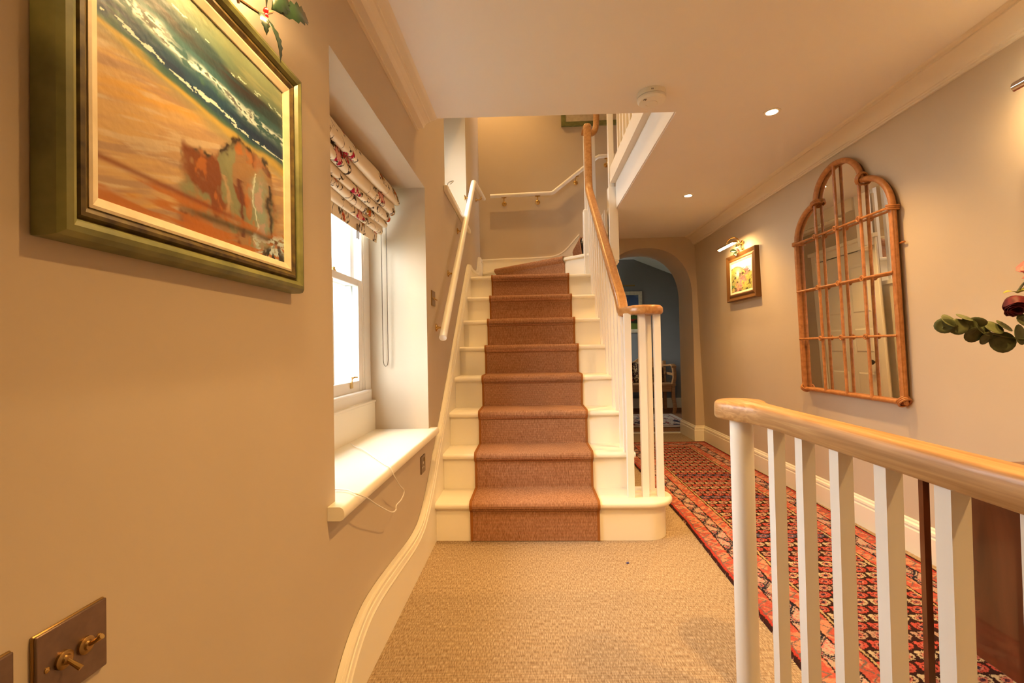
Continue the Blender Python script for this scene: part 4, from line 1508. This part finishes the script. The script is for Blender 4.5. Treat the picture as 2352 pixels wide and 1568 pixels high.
def rug_col(s, t, w):
    s = s * .945
    W_ = .945
    # knot-scale jitter
    js = (hsh(np.floor(s / .004), np.floor(t / .004), 3) - .5) * .005 + (fbm(s * 18, t * 18, 5) - .5) * .012
    jt = (hsh(np.floor(s / .004), np.floor(t / .004), 8) - .5) * .005 + (fbm(s * 18, t * 18, 9) - .5) * .012
    s2, t2 = s + js, t + jt
    d = np.minimum(np.minimum(s2, W_ - s2), (RY1 - t2))
    side = np.minimum(s2, W_ - s2) <= (RY1 - t2)
    al = np.where(side, t2, s2 + .3)
    kn = hsh(np.floor(s / .005), np.floor(t / .005), 17)
    c = np.ones(s.shape + (3,)) * np.array(rgb(58, 30, 22))
    # field of boteh rows
    rp_, cp_ = .054, .072
    row = np.floor(t2 / rp_)
    odd = row % 2
    u = s2 / cp_ + odd * .5
    iu = np.floor(u)
    fu, fv = u - iu - .5, t2 / rp_ - row - .5
    fv = fv - .10 * np.sin(fu * 3)
    e1 = (fu / .43) ** 2 + ((fv + .04) / .43) ** 2
    tip = ((fu + .30) / .14) ** 2 + ((fv - .34) / .16) ** 2
    bot = (e1 < 1) | (tip < 1)
    blue = (row % 11 == 3) | (row % 17 == 8)
    base = np.where((odd == 0)[..., None], np.array(rgb(206, 84, 62)), np.array(rgb(214, 182, 130)))
    base = np.where((blue & (odd == 1))[..., None], np.array(rgb(104, 100, 110)), base)
    base = np.where((row % 6 == 1)[..., None] & (odd == 1)[..., None], np.array(rgb(196, 150, 112)), base)
    c = np.where(bot[..., None], base, c)
    rg = (e1 > .34) & (e1 < .58)
    c = lay(c, rg * (np.sin(np.arctan2(fv, fu) * 7) > -.2), (74, 36, 30))
    c = lay(c, (e1 < .30), (206, 120, 92))
    c = lay(c, (e1 < .10), (48, 40, 52))
    c = lay(c, (e1 < .9) * (kn > .80) * .5, (150, 60, 46))
    # borders
    def band(a, b_):
        return (d >= a) & (d < b_)
    c = lay(c, band(.238, .247), (206, 168, 104))
    c = lay(c, band(.231, .238), (56, 30, 24))
    sal = band(.172, .231) | band(.014, .092)
    c = lay(c, sal, (206, 92, 66))
    c = lay(c, sal * sst(.46, .60, fbm(s * 40, t * 40, 31)) * .85, (226, 152, 104))
    zz = np.abs(((al / .06) % 1) - .5) * 2
    dd_ = np.where(d > .15, (d - .172) / .059, (d - .014) / .078)
    c = lay(c, sal * (np.abs(dd_ - .2 - .6 * zz) < .07), (128, 104, 84))
    c = lay(c, band(.014, .026), (196, 62, 44))
    c = lay(c, band(.026, .031), (124, 100, 84))
    c = lay(c, band(0, .014), (60, 30, 22))
    mb_ = band(.092, .172)
    c = lay(c, mb_, (206, 170, 132))
    c = lay(c, mb_ * (kn > .72), (206, 116, 96))
    dm = (d - .132) / .040
    per = .19
    sw = np.abs(((al / per) % 1) - .5) * 4 - 1
    ln = np.abs(dm - .72 * np.clip(sw * 1.4, -1, 1))
    c = lay(c, mb_ * (ln < .13), (44, 40, 46))
    c = lay(c, mb_ * (np.abs(ln - .32) < .07), (60, 48, 46))
    fx_ = ((al / (per / 2)) % 1) - .5
    ctr = np.where(np.floor(al / (per / 2)) % 2 == 0, .45, -.45)
    rr = np.sqrt((fx_ / .30) ** 2 + ((dm - ctr) / .42) ** 2)
    c = lay(c, mb_ * (rr < 1) * (rr > .72), (50, 42, 46))
    c = lay(c, mb_ * (rr < .55), (196, 96, 78))
    c = lay(c, mb_ * (rr < .22), (70, 84, 84))
    c = lay(c, band(.092, .099) | band(.165, .172), (48, 30, 26))
    c = c * (.86 + .28 * kn)[..., None]
    return c


C = rug_col(S, T, wid)
P = np.zeros(S.shape + (3,))
P[..., 0] = X
P[..., 1] = T
P[..., 2] = .011 + .0008 * hsh(np.floor(S * 300), np.floor(T * 300), 2)
P[0, :, 2] = P[-1, :, 2] = P[:, 0, 2] = P[:, -1, 2] = .002
colour_grid('pile', P, np.clip(C * WB_RUG, 0, .9), M_rug, rug, smooth=False)
m = MB()
rnd = random.Random(3)
for i in range(520):
    y = RY0 + .82 + (RY1 - RY0 - .85) * i / 520
    xl_ = float(np.interp(y, Yv, left))
    L_ = rnd.uniform(.004, .014)
    if math.sin(y * 9) + rnd.random() < -.2:
        L_ *= .3
    m.add([(xl_ + .002, y - .002, .003), (xl_ + .002, y + .002, .003), (xl_ - L_, y + rnd.uniform(-.006, .006), .0025)], [(0, 1, 2)])
for i in range(240):
    x = .875 + .945 * i / 240
    L_ = rnd.uniform(.010, .026)
    m.add([(x - .002, RY1 - .002, .003), (x + .002, RY1 - .002, .003), (x + rnd.uniform(-.006, .006), RY1 + L_, .0025)], [(0, 1, 2)])
o = m.build('fringe', mat('cotton_fringe', rgb(214, 190, 150), .9), rug, recalc=False, smooth=False)
o['kind'] = 'stuff'
tag(MB().prism([(.435, 2.262, .001), (.447, 2.266, .001), (.446, 2.272, .001), (.438, 2.274, .001), (.433, 2.268, .001)], (0, 0, .004)).build('paper_scrap', mat('blue_paper', rgb(60, 62, 130), .7)), 'tiny blue scrap lying on the beige carpet before the stairs', 'scrap')

# ------------------------------------------------------------------ table with flowers
tb = thing('drop_leaf_table', 'dark mahogany drop leaf table behind the guard rail against the right wall', 'table', (1.5, 1.0, 0))
MB().box(1.090, xr(.7) - .01, .55, 1.405, .672, .694).build('table_top', M_mahog, tb, bevel=.006)
MB().box(1.245, 1.265, .60, 1.412, .150, .668).build('drop_leaf', M_mahog, tb, bevel=.004)
MB().box(1.28, 1.84, .66, 1.34, .57, .672).build('apron', M_mahog, tb)
lg = [(.0, 0), (.019, 0), (.019, .004), (.015, .008), (.019, .012), (.019, .028), (.0, .032)]
lp = rrect(.036, .034, .006, 2)
MB().sweep([(1.113, 1.380, .012), (1.113, 1.380, .672)], [(-.009, -.007), (-.006, -.009), (-.003, -.006), (.001, -.006), (.004, -.009), (.009, -.009), (.009, .009), (-.009, .009)], side=(1, 0, 0)).build('leg', M_mahog, tb)
for (x, y) in ((1.80, 1.36), (1.80, .65), (1.30, .65)):
    MB().box(x - .02, x + .02, y - .02, y + .02, .012, .60).build('leg', M_mahog, tb, bevel=.003)

va = thing('flower_vase', 'glass vase of dried roses and eucalyptus on the mahogany table', 'vase', (1.56, 1.20, .694))
MB().lathe([(.045, 0), (.055, .01), (.062, .06), (.052, .14), (.036, .19), (.044, .215), (.040, .215), (.033, .19), (.048, .14), (.057, .06), (.05, .015), (.001, .012)], (1.56, 1.20, .694), n=28).build('glass', mat('pale_ceramic', rgb(200, 190, 176), .25), va)
stem = smoothpath([(1.56, 1.20, .80), (1.55, 1.23, .95), (1.50, 1.28, 1.03), (1.42, 1.32, 1.035), (1.32, 1.345, 1.055), (1.22, 1.35, 1.085), (1.155, 1.35, 1.085)], 6)
MB().tube(stem, [.004] * 20 + [.003] * 10 + [.002] * 7, 7).build('eucalyptus_stem', M_euc, va)


def disc_leaf(c, nrm, r, cup=.18):
    nrm = V(nrm).normalized()
    ref = V((0, 0, 1)) if abs(nrm.z) < .9 else V((1, 0, 0))
    a_ = nrm.cross(ref).normalized()
    b2 = nrm.cross(a_)
    b_ = MB()
    vs_ = [V(c) - nrm * r * cup]
    n_ = 16
    for ring_, rr in ((0, .55), (1, 1.0)):
        for j in range(n_):
            t_ = 2 * PI * j / n_
            k_ = 1 + .06 * math.cos(t_ * 2)
            vs_.append(V(c) + (a_ * math.cos(t_) * k_ + b2 * math.sin(t_)) * (r * rr) - nrm * (r * cup * (1 - rr * rr)))
    fs_ = [(0, 1 + j, 1 + (j + 1) % n_) for j in range(n_)]
    fs_ += [(1 + j, 1 + n_ + j, 1 + n_ + (j + 1) % n_, 1 + (j + 1) % n_) for j in range(n_)]
    b_.add(vs_, fs_)
    return solid(b_.build('leaf', M_euc, va, recalc=False, angle=80), .0007)


for (x, z, r, n_) in ((1.158, 1.090, .0225, (-.5, -.8, -.1)), (1.170, 1.104, .0215, (.2, -.8, .55)), (1.192, 1.086, .0235, (-.3, -.9, .2)), (1.212, 1.112, .0200, (.2, -.5, .8)), (1.220, 1.088, .0230, (-.2, -.9, .1)),
                      (1.246, 1.098, .0200, (.5, .3, .6)), (1.236, 1.062, .0235, (-.1, -.85, -.4)), (1.262, 1.080, .0235, (.3, -.8, .4)), (1.268, 1.052, .0200, (.2, -.8, -.4)), (1.290, 1.082, .0240, (.1, -.75, .6)), (1.312, 1.040, .0300, (-.2, -.95, 0)),
                      (1.318, 1.086, .0220, (.3, -.6, .6)), (1.352, 1.060, .0290, (.4, -.9, .1)), (1.366, 1.098, .024, (0, -.8, .5)), (1.385, 1.03, .028, (.2, -.9, -.2)), (1.42, 1.06, .028, (-.2, -.9, .3)), (1.46, 1.04, .026, (.1, -.9, .2))):
    y = 1.35 if x < 1.33 else 1.35 - (x - 1.33) * .35
    disc_leaf((x, y - .004, z), n_, r)


def rose(cx, cy, cz, r, mt, name):
    g = MB()
    k0_ = 0
    for k_, (rr, hh) in enumerate(((.55, 1.05), (.75, 1.0), (.95, .92), (1.05, .80))):
        n_ = 18
        ph = k_ * .9
        vs_ = []
        for i, (f1, f2) in enumerate(((.25, -.62), (.85, -.30), (1.0, .15), (.86, .62), (.98, .80))):
            for j in range(n_):
                t_ = 2 * PI * j / n_
                wv_ = 1 + .10 * math.sin(3 * t_ + ph) + (.10 * math.sin(5 * t_ + ph * 2) if i > 2 else 0)
                vs_.append((cx + r * rr * f1 * wv_ * math.cos(t_), cy + r * rr * f1 * wv_ * math.sin(t_), cz + r * hh * f2 * (1 + .12 * math.sin(3 * t_ + ph) * (i > 2))))
        fs_ = [(i * n_ + j, i * n_ + (j + 1) % n_, (i + 1) * n_ + (j + 1) % n_, (i + 1) * n_ + j) for i in range(4) for j in range(n_)]
        fs_.append(tuple(range(n_)))
        g.add(vs_, fs_)
    return solid(g.build(name, mt, va, recalc=False, angle=70), .0008)


def rot_about(o_, org, rx_, ry_):
    pass


rs = rose(0, 0, 0, .030, M_rose, 'rose')
rs.data.transform(Matrix.Translation(V((1.352, 1.345, 1.148)) - V(va.location)) @ Matrix.Rotation(math.radians(200), 4, 'Y') @ Matrix.Rotation(math.radians(25), 4, 'X') @ Matrix.Translation(V(va.location)))
for (t0, w_) in (((1.306, 1.335, 1.176), .008), ((1.392, 1.335, 1.190), .010), ((1.350, 1.31, 1.178), .009)):
    b_ = MB()
    holly_leaf(b_, (1.355, 1.345, 1.176), t0, (0, -.3, 1), w_)
    solid(b_.build('sepal', M_sepal, va, recalc=False, angle=80), .0006)
MB().tube(smoothpath([(1.56, 1.20, .82), (1.53, 1.24, 1.05), (1.46, 1.30, 1.21), (1.39, 1.34, 1.215), (1.354, 1.345, 1.178)], 5), .003, 7).build('rose_stem', M_holly, va)
rs2 = rose(0, 0, 0, .040, M_pink, 'rose')
rs2.data.transform(Matrix.Translation(V((1.415, 1.33, 1.245)) - V(va.location)) @ Matrix.Rotation(math.radians(-60), 4, 'Y') @ Matrix.Translation(V(va.location)))
for (b0, t0) in (((1.40, 1.33, 1.255), (1.357, 1.33, 1.262)), ((1.40, 1.33, 1.225), (1.352, 1.33, 1.215))):
    b_ = MB()
    holly_leaf(b_, b0, t0, (0, -1, .2), .014)
    solid(b_.build('petal', M_pink, va, recalc=False, angle=80), .0008)
MB().tube(smoothpath([(1.56, 1.20, .82), (1.55, 1.24, 1.05), (1.50, 1.29, 1.20), (1.44, 1.325, 1.24)], 5), .003, 7).build('rose_stem', M_holly, va)

# ------------------------------------------------------------------ room beyond the arch
BRY = 7.90
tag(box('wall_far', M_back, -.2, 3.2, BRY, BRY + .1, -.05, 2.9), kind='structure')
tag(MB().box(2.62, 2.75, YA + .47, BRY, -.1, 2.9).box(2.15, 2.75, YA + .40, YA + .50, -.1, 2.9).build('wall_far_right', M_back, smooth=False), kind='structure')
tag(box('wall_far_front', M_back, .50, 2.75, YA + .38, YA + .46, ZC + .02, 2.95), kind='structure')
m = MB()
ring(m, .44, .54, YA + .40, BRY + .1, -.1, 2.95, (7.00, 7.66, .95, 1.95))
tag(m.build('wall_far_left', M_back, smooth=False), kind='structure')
win3 = thing('window_3', None, None, (.49, 7.33, .95), kind='structure')
m = MB()
ring(m, .46, .51, 7.002, 7.658, .952, 1.948, (7.05, 7.61, 1.0, 1.90))
m.build('frame', M_white, win3)
box('pane', M_glass, .484, .488, 7.05, 7.61, 1.0, 1.90, win3)
tag(box('floor_far', M_bfloor, -.2, 2.72, YA + .60, BRY, -.1, -.002), kind='structure')
m = MB().prism([(-.2, YA + .30, 2.52), (1.75, YA + .30, 2.52), (2.75, YA + .30, 2.10), (2.75, YA + .30, 2.9), (-.2, YA + .30, 2.9)], (0, BRY - YA - .25, 0))
tag(m.build('ceiling_far', M_ceil, smooth=False), kind='structure')
tag(box('baseboard_far', M_trim, 0, 2.62, BRY - .02, BRY, 0, .165, bevel=.003), kind='structure')
tag(box('trim_5', M_trim, AX - AHW, AX + AHW, 5.60, 5.66, -.002, .006), kind='structure')
fr = thing('small_rug', 'pale small rug with red floral pattern on the floor of the room beyond the arch', 'rug', (1.7, 6.6, 0))
U_, V_ = np.meshgrid(np.linspace(0, 1, 200), np.linspace(0, 1, 140))


def prug(u, v):
    c = np.ones(u.shape + (3,)) * np.array(rgb(206, 184, 160))
    dd_ = np.minimum(np.minimum(u * 1.2, (1 - u) * 1.2), np.minimum(v * .95, (1 - v) * .95))
    n1 = np.abs(fbm(u * 14, v * 12, 4, 3) - .5)
    c = lay(c, (n1 < .035) * (dd_ > .12), (140, 46, 40))
    c = lay(c, (dd_ > .08) & (dd_ < .10), (150, 60, 50))
    c = lay(c, (fbm(u * 9, v * 9, 14) > .62) * (dd_ > .12), (70, 60, 70))
    return c


P = np.zeros(U_.shape + (3,))
P[..., 0] = 1.05 + 1.05 * U_
P[..., 1] = 6.0 + 1.15 * V_
P[..., 2] = .008
colour_grid('pile', P, prug(U_, V_), M_rug, fr)

bn = thing('pine_bench', 'pine settle bench with scrolled arms against the blue grey wall beyond the arch', 'bench', (1.6, 7.5, 0))
bx0, bx1, by0, by1 = .95, 2.21, 7.24, 7.80
MB().box(bx0, bx1, by0, by1, .425, .455).build('seat', M_pine, bn, bevel=.006)
MB().box(bx0 + .02, bx1 - .02, by0 + .03, by0 + .055, .33, .425).build('front_rail', M_pine, bn, bevel=.003)
bt = [(bx0 + (bx1 - bx0) * i / 24, .80 + .075 * math.cos(4 * PI * (i / 24 - .25)) + .03 * math.sin(PI * i / 24)) for i in range(25)]
MB().prism([(x, by1 - .03, z) for x, z in bt] + [(bx1, by1 - .03, .62), (bx0, by1 - .03, .62)], (0, .03, 0)).build('back_top_rail', M_pine, bn, bevel=.004)
for i in range(7):
    x = bx0 + .08 + (bx1 - bx0 - .16) * i / 6
    MB().box(x - .03, x + .03, by1 - .025, by1 - .005, .45, .64).build('back_slat', M_pine, bn)
for (x, s_) in ((bx0 + .03, -1), (bx1 - .03, 1)):
    fl = smoothpath([(x, by0 + .04, 0), (x + s_ * .012, by0 + .03, .10), (x - s_ * .005, by0 + .04, .26), (x, by0 + .04, .45), (x + s_ * .015, by0 + .02, .56), (x + s_ * .01, by0 + .03, .68), (x, by0 + .05, .735)], 4)
    MB().sweep(fl, rrect(.055, .05, .012, 2), side=(1, 0, 0)).build('leg', M_pine, bn)
    MB().box(x - .025, x + .025, by1 - .06, by1 - .005, 0, .80).build('leg', M_pine, bn, bevel=.004)
    arm = smoothpath([(x, by0 - .01, .715), (x, by0 + .06, .745), (x, by0 + .2, .735), (x, by1 - .04, .72)], 4)
    MB().sweep(arm, rrect(.075, .03, .010, 2), side=(1, 0, 0)).build('arm', M_pine, bn)
    MB().box(x - .012, x + .012, by0 + .05, by1 - .05, .58, .62).build('arm_rail', M_pine, bn, bevel=.003)


def cushion(cx, cy, cz, w, h, d, colfn, label, tilt=12):
    nu_, nv_ = 60, 60
    u_, v__ = np.meshgrid(np.linspace(-1, 1, nu_), np.linspace(-1, 1, nv_))
    t_ = thing('cushion', label, 'cushion', (cx, cy, cz), 'cushions on the pine bench')
    puff = (1 - np.abs(u_) ** 2.6) ** .6 * (1 - np.abs(v__) ** 2.6) ** .6
    ct, sn_ = math.cos(math.radians(tilt)), math.sin(math.radians(tilt))
    for sg, nm in ((-1, 'front'), (1, 'back')):
        px_ = u_ * w / 2 * (1 - .05 * (1 - v__ ** 2) * 0)
        pz_ = (v__ + 1) * h / 2
        py_ = sg * puff * d / 2
        P_ = np.stack([cx + px_, cy + py_ * ct + pz_ * sn_, cz + pz_ * ct - py_ * sn_], -1)
        colour_grid(nm, P_, colfn(u_, v__), M_blind, t_)


def stripes(u, v):
    c = np.ones(u.shape + (3,)) * np.array(rgb(222, 196, 176))
    k = np.sin((v * 1.5 + u * .7) * 9)
    c = lay(c, k > .1, (206, 44, 40))
    return lay(c, k > .75, (216, 110, 90))


def speck(seed, a, b):
    def f(u, v):
        c = np.ones(u.shape + (3,)) * np.array(rgb(*a))
        return lay(c, fbm(u * 9, v * 9, seed) > .52, b)
    return f


cushion(1.40, 7.52, .46, .42, .38, .13, stripes, 'red and pale striped cushion on the pine bench')
cushion(1.77, 7.55, .46, .33, .33, .13, speck(4, (66, 46, 34), (172, 140, 100)), 'brown and cream speckled cushion in the middle of the pine bench')
cushion(2.03, 7.57, .46, .19, .24, .12, speck(9, (120, 82, 48), (70, 50, 36)), 'plain brown mottled cushion at the arm end of the pine bench')

fp_ = thing('landscape_print', 'blue and green landscape picture in a cream frame above the pine bench', 'painting', (1.5, BRY - .02, 1.27))
vs_ = []
prof = [(0, .0), (0, .022), (.02, .028), (.06, .02), (.062, 0)]
for (cx_, cz_, sx_, sz_) in ((1.10, 1.275, 1, 1), (1.875, 1.275, -1, 1), (1.875, 1.975, -1, -1), (1.10, 1.975, 1, -1)):
    vs_ += [(cx_ + sx_ * i_, BRY - d_, cz_ + sz_ * i_) for i_, d_ in prof]
fs_ = [(c_ * 5 + j, c_ * 5 + (j + 1) % 5, ((c_ + 1) % 4) * 5 + (j + 1) % 5, ((c_ + 1) % 4) * 5 + j) for c_ in range(4) for j in range(5)]
MB().add(vs_, fs_).build('frame', M_slip, fp_)
U_, V_ = np.meshgrid(np.linspace(0, 1, 90), np.linspace(0, 1, 80))


def land(u, v):
    n1 = fbm(u * 5, v * 8, 3)
    c = np.ones(u.shape + (3,)) * np.array(rgb(70, 92, 130))
    c = lay(c, sst(.55, .7, n1), (120, 130, 150))
    c = lay(c, sst(.50, .44, v + (n1 - .5) * .2), (74, 96, 40))
    c = lay(c, sst(.36, .30, v + (n1 - .5) * .2), (36, 44, 26))
    c = lay(c, sst(.20, .14, v + (n1 - .5) * .1), (110, 120, 50))
    return lay(c, (np.abs(v - .27) < .03) * (n1 > .55), (140, 40, 26))


P = np.zeros(U_.shape + (3,))
P[..., 0] = 1.16 + .655 * U_
P[..., 1] = BRY - .012
P[..., 2] = 1.335 + .58 * V_
colour_grid('canvas', P, land(U_, V_), M_paint, fp_)
pl = thing('picture_light', 'unlit dark picture light above the cream framed landscape beyond the arch', 'picture light', (1.5, BRY, 2.03), 'picture lights')
MB().tube([(1.28, BRY - .13, 2.06), (1.73, BRY - .13, 2.06)], .012, 10).build('shade', M_brassd, pl)
MB().tube([(1.5, BRY, 2.0), (1.5, BRY - .05, 2.05), (1.5, BRY - .13, 2.06)], .006, 8).build('arm', M_brassd, pl)
MB().box(1.46, 1.54, BRY - .012, BRY, 1.975, 2.03).build('wall_plate', M_brassd, pl)

# picture upstairs on the stair back wall
upic = thing('stairwell_picture', 'pale picture in an olive green frame high on the stair back wall', 'painting', (.78, YB, 3.57))
vs_ = []
prof = [(0, .0), (0, .03), (.02, .034), (.05, .024), (.052, 0)]
for (cx_, cz_, sx_, sz_) in ((.385, 3.57, 1, 1), (1.25, 3.57, -1, 1), (1.25, 4.2, -1, -1), (.385, 4.2, 1, -1)):
    vs_ += [(cx_ + sx_ * i_, YB - d_, cz_ + sz_ * i_) for i_, d_ in prof]
MB().add(vs_, fs_).build('frame', M_green, upic)
box('mount', M_slip, .43, 1.20, YB - .016, YB - .012, 3.615, 4.155, upic)
box('image', M_back, .56, 1.08, YB - .018, YB - .016, 3.75, 4.05, upic)
